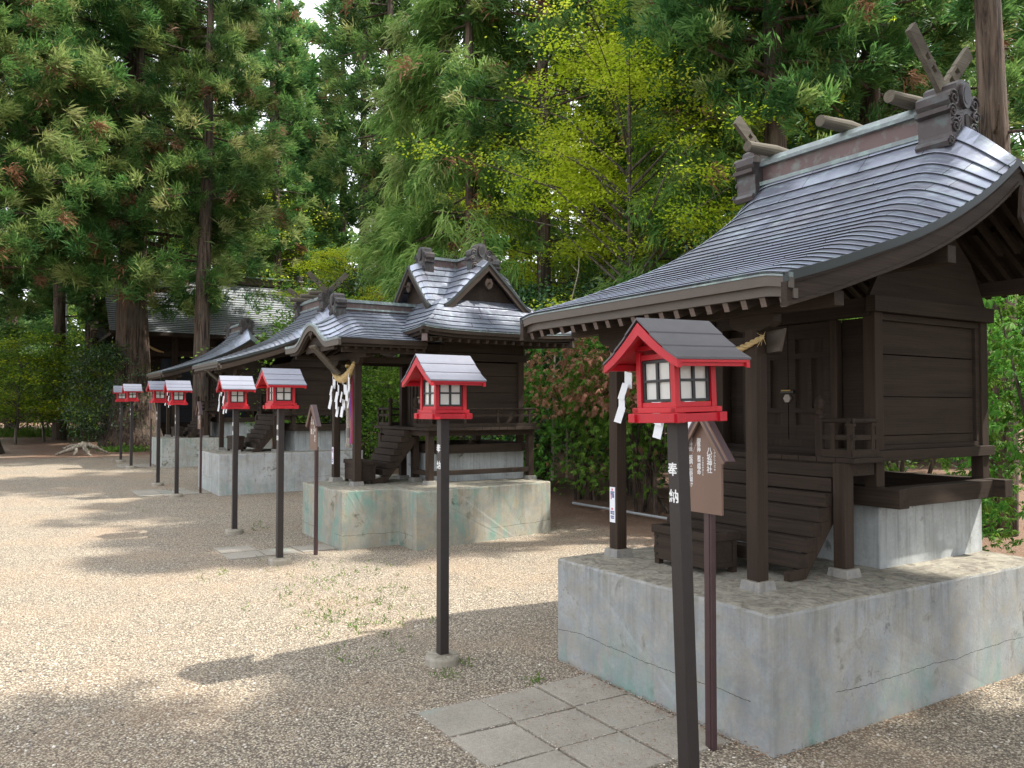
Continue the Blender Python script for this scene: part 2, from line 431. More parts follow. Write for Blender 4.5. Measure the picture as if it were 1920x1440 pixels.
def railing(sh, segs, z0, zs=(.02, .11, .20), posts=()):
    m = MB(); root = None
    for (p, q) in segs:
        (a0, b0), (a1, b1) = p, q
        m.bar((-a0, b0, z0 + .022), (-a1, b1, z0 + .022), .03, .042)
        m.bar((-a0, b0, z0 + zs[1]), (-a1, b1, z0 + zs[1]), .02, .028)
        m.tube([(-a0, b0, z0 + zs[2]), (-a1, b1, z0 + zs[2])], .014, 8)
    root = m.build('railing', WA, sh)
    for a, b in posts:
        s = MB(); s.box(a - .014, a + .014, b - .014, b + .014, z0 + .005, z0 + zs[2] - .012); s.box(a - .02, a + .02, b - .02, b + .02, z0 + zs[2] - .028, z0 + zs[2] - .014)
        s.build('baluster', WZ, root)
    return root

def front_wall(sh, a0, a1, b, z0, z1, dmid, dhw, dz0, dz1):
    """recessed boarding either side of a pair of panelled doors"""
    w = MB(); w.box(a0, dmid - dhw - .045, b + .05, b + .07, z0, z1); w.box(dmid + dhw + .045, a1, b + .05, b + .07, z0, z1)
    w.box(dmid - dhw - .045, dmid + dhw + .045, b + .03, b + .05, z0, dz0); w.box(dmid - dhw - .045, dmid + dhw + .045, b + .03, b + .05, dz1, z1)
    w.build('front_wall', WA, sh)
    f = MB()
    for a in (dmid - dhw - .045, dmid + dhw): f.box(a, a + .045, b - .005, b + .045, z0, z1)
    f.box(dmid - dhw, dmid + dhw, b - .002, b + .045, dz0 - .06, dz0); f.build('door_frame', WZ, sh, bevel=.002)
    for side in (0, 1):
        p0 = dmid - dhw + side * dhw + .003; p1 = p0 + dhw - .006
        d = MB(); d.box(p0, p1, b + .022, b + .032, dz0, dz1)
        dr = d.build('door', WZ, sh)
        k = MB(); st = .05; H = dz1 - dz0
        for a in (p0, p1 - st): k.box(a, a + st, b + .004, b + .022, dz0, dz1)
        for z, h in ((dz0, .09), (dz0 + H * .23, .03), (dz0 + H * .70, .035), (dz1 - .09, .09)): k.box(p0 + st, p1 - st, b + .005, b + .022, z, z + h)
        mid = (p0 + p1) / 2; k.box(mid - .014, mid + .014, b + .006, b + .022, dz0 + H * .23 + .03, dz0 + H * .70)
        k.build('door_rails', WA, dr)
    return f

def lockset(sh, a, b, z):
    m = MB(); m.box(a - .05, a + .05, b - .016, b + .003, z + .01, z + .035)
    lk = m.build('door_lock', simple('dark_iron', (.03, .028, .026), .4, .6), sh, bevel=.003)
    s = MB(); s.tube([(-(a + .035), b - .02, z + .03), (-(a - .035), b - .02, z + .03)], .006, 8); s.build('bolt', simple('brass', (.55, .42, .2), .3, .9), lk)
    s = MB(); s.prism([(.028 * math.cos(t), .028 * math.sin(t)) for t in np.linspace(0, 2 * math.pi, 7)[:-1]], lambda x, q: (-a + x, b - .012, z - .02 + q), lambda x, q: (-a + x, b + .003, z - .02 + q))
    s.build('keyhole_plate', simple('steel_plate', (.2, .17, .15), .4, .5), lk, recalc=True)

# profile of the nearest roof, measured from front eave (b=-.05) to ridge (b=1.86)
RB = 1.86
Pf = spline([-.07, .27, .58, .9, 1.1, 1.3, 1.5, 1.7, 1.86], [2.108, 2.215, 2.33, 2.465, 2.565, 2.685, 2.83, 3.01, 3.225])
Gf = spline([-.07, .27, .5, .8, .93, 1.14, 1.35, 1.57, 1.70, 1.86], [2.085, 2.178, 2.25, 2.345, 2.392, 2.478, 2.576, 2.695, 2.775, 2.885])
AG0, AG1 = -.16, 1.93
BBK = 2.98
def roofz(a, b):
    bb = b if b <= RB else RB - (b - RB)
    p, g = Pf(bb), Gf(bb)
    if b > RB: # shorter, a little steeper back slope
        pass
    k = max(0.0, bb) / RB
    aw = .16 + .30 * k
    t = max(0.0, (AG0 + aw - a) / aw, (a - (AG1 - aw)) / aw)
    t = min(1, t)
    return p - (p - g) * (t * t * (3 - 2 * t) * .35 + t * .65 * t)

def nagare(name, label, group, loc, dz=0.0, zt=.615, chigi=True, con=None, lock=True, notice=False):
    sh = empty(name, loc, RZ, label=label, cat='shrine', group=group)
    plinth(sh, 0, 1.62, 0, 2.43, zt, con, zb=-.35)
    m = MB(); m.box(.365, 1.5, 1.335, 2.415, zt - .02, .962); m.build('foundation_block', CON_BLK, sh, bevel=.008)
    # ---- timber frame
    for (a, b) in ((.35, .317), (1.435, .317)): post(sh, a, b, .075, zt, 1.915)
    for (a, b) in ((.315, .957), (1.47, .957)): post(sh, a, b, .075, zt, 1.222)
    for (a, b) in ((.33, 1.262), (1.46, 1.262), (.33, 2.37), (1.46, 2.37)): post(sh, a, b, .075, 1.078, 2.075, stone=False)
    # ground sills on the block, ends crossing
    s = MB(); s.box(.19, 1.66, 1.255, 1.345, .970, 1.078); s.build('ground_sill', WA, sh, bevel=.004)
    s = MB(); s.box(.19, 1.66, 2.35, 2.44, .970, 1.078); s.build('ground_sill', WA, sh, bevel=.004)
    for a in (.262, 1.52):
        s = MB(); s.box(a, a + .085, 1.345, 2.35, .966, 1.074); s.build('ground_sill', WB, sh, bevel=.004)
    # wall sill and head beams
    for a in (.305, 1.515):
        box('sill_beam', a, a + .05, 1.235, 2.465, 1.222, 1.283, WB, sh, .003); box('head_beam', a - .005, a + .055, 1.225, 2.475, 2.06, 2.150, WB, sh, .003)
    box('sill_beam', .36, 1.51, 1.25, 1.31, 1.222, 1.283, WA, sh, .003); box('head_beam', .36, 1.51, 1.245, 1.305, 2.04, 2.145, WA, sh, .003)
    box('sill_beam', .36, 1.51, 2.39, 2.44, 1.222, 1.283, WA, sh, .003); box('head_beam', .36, 1.51, 2.39, 2.44, 2.06, 2.150, WA, sh, .003)
    # side walls: planks in a frame
    for sa, sg in ((.365, 1), (1.5, -1)):
        wl_ = MB()
        for z0, z1 in ((1.31, 1.36), (1.364, 1.583), (1.587, 1.824), (1.83, 2.02)): wl_.box(sa, sa + .02, 1.34, 2.37, z0, z1)
        sw = wl_.build('side_wall', WB, sh, bevel=.002)
        fr = MB(); o_ = -.022 if sg > 0 else .0
        fr.box(sa + o_, sa + o_ + .042, 1.338, 2.368, 1.284, 1.31); fr.box(sa + o_, sa + o_ + .042, 1.338, 2.368, 2.02, 2.058)
        fr.box(sa + o_, sa + o_ + .04, 2.325, 2.368, 1.312, 2.018); fr.build('wall_frame', WB, sw, bevel=.002)
    w_ = MB(); w_.box(.41, 1.46, 2.39, 2.42, 1.284, 2.058); w_.build('back_wall', WA, sh)
    # gable infill above head beam
    for a in (.345, 1.50):
        s = MB(); poly = [(1.24, 2.152), (2.46, 2.152), (2.3, 2.42), (1.86, 2.78), (1.42, 2.42)]
        s.prism(poly, lambda b, z: (-a, b, z), lambda b, z: (-(a + .025), b, z)); s.build('gable_wall', WB, sh, recalc=True)
    front_wall(sh, .41, 1.46, 1.29, 1.284, 2.04, .948, .31, 1.325, 2.035)
    if lock: lockset(sh, .948, 1.292, 1.60)
    # veranda
    v = MB()
    n = 11
    for i in range(n):
        a0 = .275 + i * (1.32 / n); v.box(a0, a0 + 1.32 / n - .003, .985, 1.255, 1.222, 1.25)
    vr = v.build('veranda', WB, sh, bevel=.002)
    s = MB(); s.box(.33, 1.53, 1.0, 1.05, 1.15, 1.221); s.box(.33, .38, 1.05, 1.24, 1.15, 1.221); s.box(1.48, 1.53, 1.05, 1.24, 1.15, 1.221); s.build('veranda_beam', WA, vr)
    tops = [.748, .828, .905, .98, 1.057, 1.137, 1.214]; fr_ = [.698, .757, .815, .87, .926, .975, 1.0]
    stairs(sh, .40, 1.45, [t + (zt - .615) * (1 - i / 6) for i, t in enumerate(tops)], [f - .02 for f in fr_], th=.077, foot=(.62, zt))
    r1 = railing(sh, [((.50, 1.02), (.30, 1.02)), ((.32, 1.0), (.32, 1.25))], 1.25, posts=((.425, 1.02), (.32, 1.02), (.32, 1.2)))
    newel(r1, .515, 1.02, 1.25)
    r2 = railing(sh, [((1.36, 1.02), (1.56, 1.02)), ((1.54, 1.0), (1.54, 1.25))], 1.25, posts=((1.43, 1.02), (1.54, 1.02), (1.54, 1.2)))
    newel(r2, 1.345, 1.02, 1.25)
    # porch beam, boat-shaped brackets, purlins
    s = MB(); s.box(-.10, 1.9, .315, .385, 1.985, 2.055); s.build('porch_beam', WA, sh, bevel=.003)
    for a in (.3875, 1.4725):
        s = MB(); poly = [(-.14, .07), (.14, .07), (.14, .03), (.115, .008), (.06, -.012), (-.06, -.012), (-.115, .008), (-.14, .03)]
        s.prism(poly, lambda x, z: (-a + x, .318, 1.915 + z), lambda x, z: (-a + x, .382, 1.915 + z)); s.build('bracket', WA, sh, recalc=True, bevel=.003)
    box('tie_beam', .426, 1.434, .335, .37, 1.83, 1.88, WA, sh)
    rb = MB(); rb.prism([(-.345, 1.905), (-.235, 1.912), (-.265, 1.80), (-.345, 1.795)], lambda x, z: (x, .385, z), lambda x, z: (x, .405, z)); rb.build('rope_bracket', EAVEW, sh, recalc=True, bevel=.002)
    for b, z in ((1.19, 2.34), (2.50, 2.32)):
        s = MB(); s.box(-.13, 1.9, b, b + .075, z - .08, z + .01); s.build('purlin', WA, sh, bevel=.003)
    s = MB(); s.box(-.10, 1.87, RB - .035, RB + .035, 2.70, 2.79); s.build('purlin', WA, sh, bevel=.003)
    # ---- roof
    rm = RoofMesh()
    us = list(np.unique(np.round(np.concatenate([np.linspace(AG0, AG0 + .5, 13), np.linspace(AG0 + .5, AG1 - .5, 8), np.linspace(AG1 - .5, AG1, 13)]), 4)))
    vs = list(np.linspace(-.07, RB, 24)); S = lambda u, b: Vector((-u, b, roofz(u, b)))
    courses(rm, S, vs, us[::-1], 0)
    vb = list(np.linspace(BBK, RB, 15)); courses(rm, S, vb, us, 40)
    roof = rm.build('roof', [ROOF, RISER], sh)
    # underside boards
    ub = MB(); nb = 26; bs = list(np.linspace(-.045, BBK - .02, nb))
    for i in range(nb - 1):
        for j in range(len(us) - 1):
            q = [(-us[j], bs[i], roofz(us[j], bs[i]) - .045), (-us[j + 1], bs[i], roofz(us[j + 1], bs[i]) - .045), (-us[j + 1], bs[i + 1], roofz(us[j + 1], bs[i + 1]) - .045), (-us[j], bs[i + 1], roofz(us[j], bs[i + 1]) - .045)]
            ub.add(q, [(0, 1, 2, 3)])
    ub.build('roof_boarding', WB, roof)
    # eave board and copper drip along both eaves
    for b0, sg in ((-.07, 1), (BBK, -1)):
        e = MB(); f = MB()
        for j in range(len(us) - 1):
            u0, u1 = us[j], us[j + 1]
            z0, z1 = roofz(u0, b0), roofz(u1, b0)
            for mb, o0, o1, t0, t1 in ((e, 0, .03, .008, -.012), (f, .004, .035, -.012, -.058), (f, .03, .06, -.058, -.10)):
                c = [(-u1, b0 + sg * o0, z1 + t1), (-u0, b0 + sg * o0, z0 + t1), (-u0, b0 + sg * o1, z0 + t1), (-u1, b0 + sg * o1, z1 + t1),
                     (-u1, b0 + sg * o0, z1 + t0), (-u0, b0 + sg * o0, z0 + t0), (-u0, b0 + sg * o1, z0 + t0), (-u1, b0 + sg * o1, z1 + t0)]
                mb.hexa(c)
        e.build('eave_drip', ROOFEDGE, roof, recalc=True); f.build('eave_board', EAVEW, roof, recalc=True)
    # gable edges: copper verge + barge boards
    bl = list(np.linspace(-.07, RB, 34)); bl2 = list(np.linspace(RB, BBK, 20))
    for ag, sg in ((AG0, 1), (AG1, -1)):
        ve = MB(); bb_ = MB(); 
        for seq in (bl, bl2):
            for i in range(len(seq) - 1):
                for mb, o0, o1, t0, t1 in ((ve, 0, .03, .012, -.03), (bb_, .008, .04, -.03, -.118), (bb_, .0, .045, -.118, -.135)):
                    b0, b1 = seq[i], seq[i + 1]; z0, z1 = roofz(ag, b0), roofz(ag, b1)
                    if mb is bb_: b0 = max(b0, -.075)
                    A0, A1 = -(ag + sg * o0), -(ag + sg * o1)
                    mb.hexa([(A0, b0, z0 + t1), (A1, b0, z0 + t1), (A1, b1, z1 + t1), (A0, b1, z1 + t1), (A0, b0, z0 + t0), (A1, b0, z0 + t0), (A1, b1, z1 + t0), (A0, b1, z1 + t0)])
        ve.build('roof_verge', VERGE, roof, recalc=True); bb_.build('barge_board', WB, roof, recalc=True)
        # pendant
        g = MB(); A = -(ag - sg * .012)
        poly = [(-.03, .10), (.03, .10), (.045, .06), (.06, -.08), (.0, -.15), (-.06, -.08), (-.045, .06)]
        g.prism(poly, lambda x, z: (A, RB + x, 2.635 + z), lambda x, z: (A + (-sg) * .02 * -1, RB + x, 2.635 + z)); gg = g.build('gable_pendant', WZ, roof, recalc=True)
        g = MB(); g.tube([(A, RB, 2.61), (A + sg * .07, RB, 2.615)], .011, 8); g.build('peg', WZ, gg)
    # rafters
    for k in range(19):
        a = -.09 + k * .1085
        r = MB()
        pts = [(-.02, roofz(a, -.02) - .137), (.55, roofz(a, .55) - .10), (1.25, roofz(a, 1.25) - .095)]
        r.m = []
        for i_, ((b0, z0), (b1, z1)) in enumerate(zip(pts[:-1], pts[1:])):
            r.bar((-a, b0, z0), (-a, b1, z1), .032, .043)
            if i_ == 0: r.m[0] = 1
        r.build('rafter', [WB, WE], roof)
        r = MB(); r.bar((-a, BBK - .05, roofz(a, BBK - .05) - .125), (-a, 2.35, roofz(a, 2.35) - .10), .032, .043); r.build('rafter', WB, roof)
    # upper hidden rafters seen through the open gable
    for a in (.02, .12, .22):
        r = MB(); r.bar((-a, 1.3, roofz(.5, 1.3) - .2), (-a, RB, 2.83), .03, .04); r.bar((-a, 2.42, roofz(.5, 2.42) - .2), (-a, RB, 2.83), .03, .04); r.build('rafter', WB, roof)
    # ridge box
    r = MB(); ra0, ra1 = .25, 1.62
    r.box(ra0, ra1, RB - .05, RB + .05, 3.10, 3.285); r.build('ridge', RIDGE, roof)
    r = MB(); r.box(ra0 - .01, ra1 + .01, RB - .085, RB + .085, 3.135, 3.162)
    r.prism([(-.085, 3.275), (.085, 3.275), (.085, 3.30), (.045, 3.345), (-.045, 3.345), (-.085, 3.30)], lambda b, z: (-ra1 - .01, RB + b, z), lambda b, z: (-ra0 + .01, RB + b, z))
    r.build('ridge_cap', ROOFEDGE, roof, recalc=True)
    ornament(roof, facing('near', .14, RB, 3.20), 1.03, .20)
    ornament(roof, facing('far', 1.74, RB, 3.20), 1.03, .17)
    if chigi:
        for k, a in enumerate((.42, .90, 1.50)):
            l = MB(); l.tube([(-a, RB - .29, 3.372), (-a, RB, 3.384), (-a, RB + .29, 3.372)], [.037, .045, .038], 14); l.build('ridge_log', WL, roof, smooth=False)
        for a in (.27, 1.62):
            for sg in (-1, 1):
                l = MB(); av = a + .03 * sg
                p0 = Vector((-av, RB - sg * .06, 3.30)); p1 = Vector((-av, RB + sg * (.36 if a < 1 else .30), (3.70 if sg < 0 else 3.74) if a < 1 else 3.585))
                d = (p1 - p0); n_ = Vector((0, -d.z, d.y)).normalized() * .042
                # plank with two through holes: built from pieces
                cuts = [0, .45, .53, .60, .68, 1]
                for i in range(5):
                    c0, c1 = p0 + d * cuts[i], p0 + d * cuts[i + 1]
                    if i in (1, 3):
                        for q in (-1, 1): l.bar(c0 + n_ * .68 * q, c1 + n_ * .68 * q, .028, .022, up=n_)
                    else: l.bar(c0, c1, .03, .084, up=n_)
                l.build('crossed_finial', WL, roof)
    return sh

EAVEW = simple('eave_board_brown', (.085, .066, .052), .5, .2)
VERGE = simple('verge_dark_copper', (.02, .026, .026), .5, .2)
def cross_gable_shrine(name, label, group, loc, zt=.66):
    sh = empty(name, loc, RZ, label=label, cat='shrine', group=group)
    plinth(sh, 0, 1.3, 0, 2.5, zt, CON_B, zb=-.3, extra=(0, 1.3, .64, -.43, 1.74))
    m = MB(); m.box(.39, 1.33, 1.27, 2.49, zt - .02, .99); m.build('foundation_block', CON_BLK, sh, bevel=.008)
    AC = .86
    for a in (.49, 1.155): post(sh, a, .33, .078, zt, 2.02)
    for a, b in ((.145, 1.06), (.655, 1.12), (.17, 2.42), (1.50, 1.06), (1.0, 1.12), (1.47, 2.42)): post(sh, a, b, .075, zt, 1.20)
    for a in (.30, 1.345):
        for b in (1.28, 2.36): post(sh, a, b, .075, 1.08, 2.3, stone=False)
    for b in (1.24, 2.40):
        s = MB(); s.box(.2, 1.52, b, b + .09, 1.0, 1.10); s.build('ground_sill', WA, sh, bevel=.004)
    for a in (.27, 1.36):
        s = MB(); s.box(a, a + .09, 1.332, 2.398, .997, 1.097); s.build('ground_sill', WB, sh, bevel=.004)
    for a in (.16, 1.5):
        s = MB(); s.box(a, a + .04, 1.13, 2.42, .755, .81); s.build('lower_rail', WB, sh, bevel=.003)
        s = MB(); s.box(a, a + .05, 1.07, 2.5, 1.2, 1.262); s.build('beam', WB, sh, bevel=.003)
    s = MB(); s.box(.215, .66, 1.09, 1.13, .755, .81); s.build('lower_rail', WA, sh, bevel=.003)
    s = MB(); s.box(.2, 1.5, 1.075, 1.125, 1.2, 1.262); s.build('beam', WA, sh, bevel=.003)
    v = MB()
    for i in range(13): v.box(.08 + i * .12, .08 + i * .12 + .117, 1.03, 1.27, 1.264, 1.298)
    for i in range(11):
        for a in (.08, 1.42): v.box(a, a + .22, 1.273 + i * .113, 1.273 + i * .113 + .11, 1.264, 1.298)
    v.build('veranda', WB, sh, bevel=.002)
    tops = [.817, .893, .967, 1.041, 1.115, 1.188, 1.258]
    stairs(sh, .62, 1.20, tops, [.72, .765, .81, .855, .90, .945, .98], th=.072, dep=.11, foot=(.63, zt))
    r = railing(sh, [((.13, 1.06), (.13, 2.49)), ((.11, 1.08), (.5, 1.08))], 1.298, zs=(.02, .135, .21), posts=((.13, 1.08), (.13, 1.52), (.13, 1.96), (.13, 2.4), (.32, 1.08)))
    newel(r, .52, 1.08, 1.298, .36)
    r = railing(sh, [((1.59, 1.06), (1.59, 2.49)), ((1.61, 1.08), (1.26, 1.08))], 1.298, zs=(.02, .135, .21), posts=((1.59, 1.08), (1.59, 1.96), (1.44, 1.08)))
    newel(r, 1.24, 1.08, 1.298, .36)
    for sa in (.335, 1.365):
        w_ = MB()
        for z0, z1 in ((1.30, 1.50), (1.504, 1.70), (1.704, 1.90), (1.904, 2.06)): w_.box(sa, sa + .02, 1.355, 2.36, z0, z1)
        sw = w_.build('side_wall', WB, sh, bevel=.002)
    for a in (.285, 1.385):
        box('head_beam', a, a + .05, 1.25, 2.47, 2.075, 2.165, WB, sh, .003); box('frieze_board', a + .01, a + .04, 1.30, 2.42, 2.17, 2.36, WB, sh, .003)
    box('head_beam', .34, 1.38, 1.262, 1.312, 2.07, 2.165, WA, sh, .003); box('frieze_board', .34, 1.38, 1.28, 1.3, 2.17, 2.36, WA, sh, .003)
    w_ = MB(); w_.box(.376, 1.344, 2.38, 2.40, 1.30, 2.36); w_.build('back_wall', WA, sh)
    front_wall(sh, .376, 1.344, 1.30, 1.30, 2.07, AC, .27, 1.36, 2.03)
    lockset(sh, AC, 1.30, 1.62)
    # porch timbers
    for a in (.51, 1.175):
        s = MB(); s.box(a, a + .05, .40, 1.26, 2.03, 2.10); s.build('beam', WB, sh, bevel=.003)
    s = MB(); s.box(.2, 1.52, .335, .40, 2.075, 2.145); s.build('porch_beam', WA, sh, bevel=.003)
    for a in (.529, 1.194):
        s = MB(); poly = [(-.15, .07), (.15, .07), (.13, .03), (.07, 0), (-.07, 0), (-.13, .03)]
        s.prism(poly, lambda x, z: (-a + x, .337, 2.005 + z), lambda x, z: (-a + x, .395, 2.005 + z)); s.build('bracket', WA, sh, recalc=True, bevel=.003)
    for a in (.06, 1.62):
        s = MB(); s.box(a, a + .05, .02, .98, 2.11, 2.16); s.build('purlin', WB, sh, bevel=.003)
    # ------------- main roof
    BC = 1.82; UA, UB = .76, .68; HW = .56
    pr = spline([0, .12, .3, .45, .56], [3.285, 3.155, 2.965, 2.80, 2.69])
    rm = RoofMesh()
    row = 0
    for sa in (-1, 1):
        for sb in (-1, 1):
            def S(s, w, sa=sa, sb=sb):
                dr = 0
                if s <= .5:
                    k = s * 2; u = UA + (w - UA) * k; v = w
                    e = max(0, 1 - k * 3.2)
                else:
                    k = (s - .5) * 2; u = w; v = w + (UB - w) * k
                    e = max(0, 1 - (1 - k) * 3.2)
                dr = .06 * e * e * max(0, 1 - w / HW)
                return Vector((-(AC + sa * u), BC + sb * v, pr(w) - dr))
            ss = list(np.linspace(0, 1, 21))
            if sa * sb > 0: ss = ss[::-1]
            courses(rm, S, list(np.linspace(HW, 0, 8)), ss, row, lift=.010); row += 10
    E0 = (-.26, 1.98, .79, 2.86); I0 = (.22, 1.50, 1.26, 2.38)
    def sk(side, s, t):
        z = 2.375 + .40 * t ** 1.25 - .0 * t
        def L(o, i): return o + (i - o) * t
        a0, a1, b0, b1 = L(E0[0], I0[0]), L(E0[1], I0[1]), L(E0[2], I0[2]), L(E0[3], I0[3])
        c = abs(2 * s - 1) ** 4 * .035 * (1 - t)
        if side == 0: return Vector((-a0, b0 + (b1 - b0) * s, z + c))      # near
        if side == 1: return Vector((-a1, b1 + (b0 - b1) * s, z + c))      # far
        if side == 2: return Vector((-(a1 + (a0 - a1) * s), b0, z + c))    # front
        return Vector((-(a0 + (a1 - a0) * s), b1, z + c))
    for side in range(4):
        courses(rm, lambda s, t, side=side: sk(side, s, t), [0, .16, .32, .48, .64, .82, 1.0], list(np.linspace(0, 1, 15)), 60 + side * 8, lift=.011)
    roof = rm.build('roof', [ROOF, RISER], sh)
    # eave boards round the skirt, soffit, rafters
    e = MB(); f = MB()
    for side, o in ((0, (1, 0)), (1, (-1, 0)), (2, (0, -1)), (3, (0, 1))):
        out = Vector((o[0], o[1], 0)); ss = np.linspace(0, 1, 13)
        for i in range(12):
            p, q = sk(side, ss[i], 0), sk(side, ss[i + 1], 0)
            for mb, d0, d1, t0, t1 in ((e, 0, -.03, .009, -.012), (f, -.004, -.04, -.012, -.05), (f, -.035, -.07, -.05, -.085)):
                mb.hexa([p + out * d0 + Vector((0, 0, t1)), q + out * d0 + Vector((0, 0, t1)), q + out * d1 + Vector((0, 0, t1)), p + out * d1 + Vector((0, 0, t1)),
                         p + out * d0 + Vector((0, 0, t0)), q + out * d0 + Vector((0, 0, t0)), q + out * d1 + Vector((0, 0, t0)), p + out * d1 + Vector((0, 0, t0))])
    e.build('eave_drip', ROOFEDGE, roof, recalc=True); f.build('eave_board', WA, roof, recalc=True)
    u = MB(); u.box(-.2, 1.92, .85, 2.8, 2.285, 2.295); u.build('roof_boarding', WB, roof)
    for k in range(17):
        b = .92 + k * .117
        r = MB(); r.bar((.2, b, 2.262), (-.32, b, 2.30), .03, .04); r.build('rafter', WA, roof)
        if k % 3 == 0:
            r = MB(); r.bar((-1.92, b, 2.262), (-1.4, b, 2.30), .03, .04); r.build('rafter', WA, roof)
        a = -.1 + k * .118
        if not .0 < a < 1.7 or True:
            r = MB(); r.bar((-a, .86, 2.262), (-a, 1.26, 2.30), .03, .04); r.build('rafter', WB, roof)
    for (a, b) in ((-.215, .835), (-.215, 2.81), (1.93, .835)):
        r = MB(); c = Vector((-AC, 1.82, 0)) - Vector((-a, b, 0)); c.normalize()
        r.bar(Vector((-a, b, 2.275)), Vector((-a, b, 2.275)) + c * .6, .05, .07); r.build('hip_rafter', WA, roof)
        r = MB(); p = Vector((-a, b, 2.28)) - c * .006; r.bar(p, p + c * .014, .062, .08); r.build('rafter_cap', RIDGE, roof)
    # gables
    for side in ('near', 'front', 'far', 'back'):
        M = facing(side, {'near': AC - UA, 'far': AC + UA}.get(side, AC), {'front': BC - UB, 'back': BC + UB}.get(side, BC), 0)
        rec = MB(); rec.prism([(-HW + .05, 2.66), (HW - .05, 2.66), (.25, 2.93), (0, 3.17), (-.25, 2.93)], lambda x, z: M @ Vector((x, .13, z)), lambda x, z: M @ Vector((x, .15, z)))
        g = rec.build('gable_wall', WA, roof, recalc=True)
        for nm, mat, y0, y1, t0, t1 in (('roof_verge', VERGE, -.012, .02, .012, -.028), ('barge_board', WB, -.004, .03, -.028, -.10), ('barge_board', WB, .0, .028, -.10, -.118)):
            if nm == 'barge_board' and t0 == -.10: continue
            bb_ = MB(); ws = list(np.linspace(0, HW + .02, 12))
            for sg in (-1, 1):
                for i in range(11):
                    w0, w1 = ws[i], ws[i + 1]; z0 = pr(min(w0, HW)) - .06 * max(0, 1 - w0 / HW); z1 = pr(min(w1, HW)) - .06 * max(0, 1 - w1 / HW)
                    bb_.hexa([M @ Vector(p) for p in ((sg * w0, y0, z0 + t1), (sg * w1, y0, z1 + t1), (sg * w1, y1, z1 + t1), (sg * w0, y1, z0 + t1), (sg * w0, y0, z0 + t0), (sg * w1, y0, z1 + t0), (sg * w1, y1, z1 + t0), (sg * w0, y1, z0 + t0))])
            bb_.build(nm, mat, roof, recalc=True)
        p = MB(); p.prism([(-.03, .05), (.03, .05), (.055, .0), (.04, -.05), (0, -.075), (-.04, -.05), (-.055, 0)], lambda x, z: M @ Vector((x, -.002, 2.98 + z)), lambda x, z: M @ Vector((x, .02, 2.98 + z)))
        pp = p.build('gable_pendant', WZ, roof, recalc=True)
        p = MB(); p.tube([M @ Vector((0, 0, 2.98)), M @ Vector((0, -.05, 2.98))], .01, 8); p.build('peg', WZ, pp)
    for sa in ((-1, 0), (1, 0), (0, -1), (0, 1)):
        L = UA if sa[0] else UB
        r = MB()
        p0 = Vector((-(AC + sa[0] * .0), BC + sa[1] * .0, 0)); p1 = Vector((-(AC + sa[0] * (L - .20)), BC + sa[1] * (L - .20), 0))
        r.bar(p0 + Vector((0, 0, 3.265)), p1 + Vector((0, 0, 3.265)), .09, .13); rr_ = r.build('ridge', RIDGE, roof)
        r = MB(); r.bar(p0 + Vector((0, 0, 3.34)), p1 + Vector((0, 0, 3.34)), .13, .022); r.bar(p0 + Vector((0, 0, 3.357)), p1 + Vector((0, 0, 3.357)), .08, .02); r.bar(p0 + Vector((0, 0, 3.215)), p1 + Vector((0, 0, 3.215)), .14, .02); r.build('ridge_cap', ROOFEDGE, roof)
    for side in ('near', 'front', 'far', 'back'):
        M = facing(side, {'near': AC - UA + .18, 'far': AC + UA - .18}.get(side, AC), {'front': BC - UB + .16, 'back': BC + UB - .16}.get(side, BC), 3.25)
        ornament(roof, M, 1.0, .12)
    # ------------- porch roof with undulating front gable
    HWP = .92
    def PZ(uu, b):
        u = abs(uu)
        g = 2.245 + .405 * (1 - u) ** 1.2
        k = 2.245 + .215 * (.5 + .5 * math.cos(math.pi * min(1, u / .62))) + .012 * max(0, u - .7)
        t = min(1, max(0, (b + .06) / .42)); t = t * t * (3 - 2 * t)
        return k * (1 - t) + g * t
    rm = RoofMesh()
    bs = list(np.unique(np.concatenate([np.linspace(-.06, .4, 10), np.linspace(.4, 1.16, 6)])))
    for sg in (-1, 1):
        courses(rm, lambda s, v, sg=sg: Vector((-(AC + sg * v * HWP), s, PZ(v, s))), list(np.linspace(1, 0, 11)), bs if sg < 0 else bs[::-1], 100 + 20 * sg, lift=.009)
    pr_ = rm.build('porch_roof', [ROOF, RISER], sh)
    us = np.linspace(-1, 1, 41); k = MB(); kv = MB(); k2 = MB()
    for i in range(40):
        x0, x1 = -AC - us[i] * HWP, -AC - us[i + 1] * HWP; z0, z1 = PZ(us[i], -.06), PZ(us[i + 1], -.06)
        for mb, y0, y1, t0, t1 in ((kv, -.075, -.04, .012, -.016), (k, -.068, -.036, -.016, -.075), (k2, -.05, -.01, -.075, -.105)):
            if mb is k2 and abs(us[i]) > .8: continue
            mb.hexa([(x1, y0, z1 + t1), (x0, y0, z0 + t1), (x0, y1, z0 + t1), (x1, y1, z1 + t1), (x1, y0, z1 + t0), (x0, y0, z0 + t0), (x0, y1, z0 + t0), (x1, y1, z1 + t0)])
    kv.build('roof_verge', ROOFEDGE, pr_, recalc=True); k.build('undulating_gable_board', EAVEW, pr_, recalc=True); k2.build('inner_gable_board', WA, pr_, recalc=True)
    p = MB(); p.prism([(-.05, .04), (.05, .04), (.06, .01), (.02, -.01), (0, -.05), (-.02, -.01), (-.06, .01)], lambda x, z: (-AC + x, -.06, 2.335 + z), lambda x, z: (-AC + x, -.04, 2.335 + z)); p.build('gable_pendant', WZ, pr_, recalc=True)
    p = MB(); p.box(AC - .4, AC + .4, .02, .04, 2.15, 2.32); p.build('gable_wall', WA, pr_)
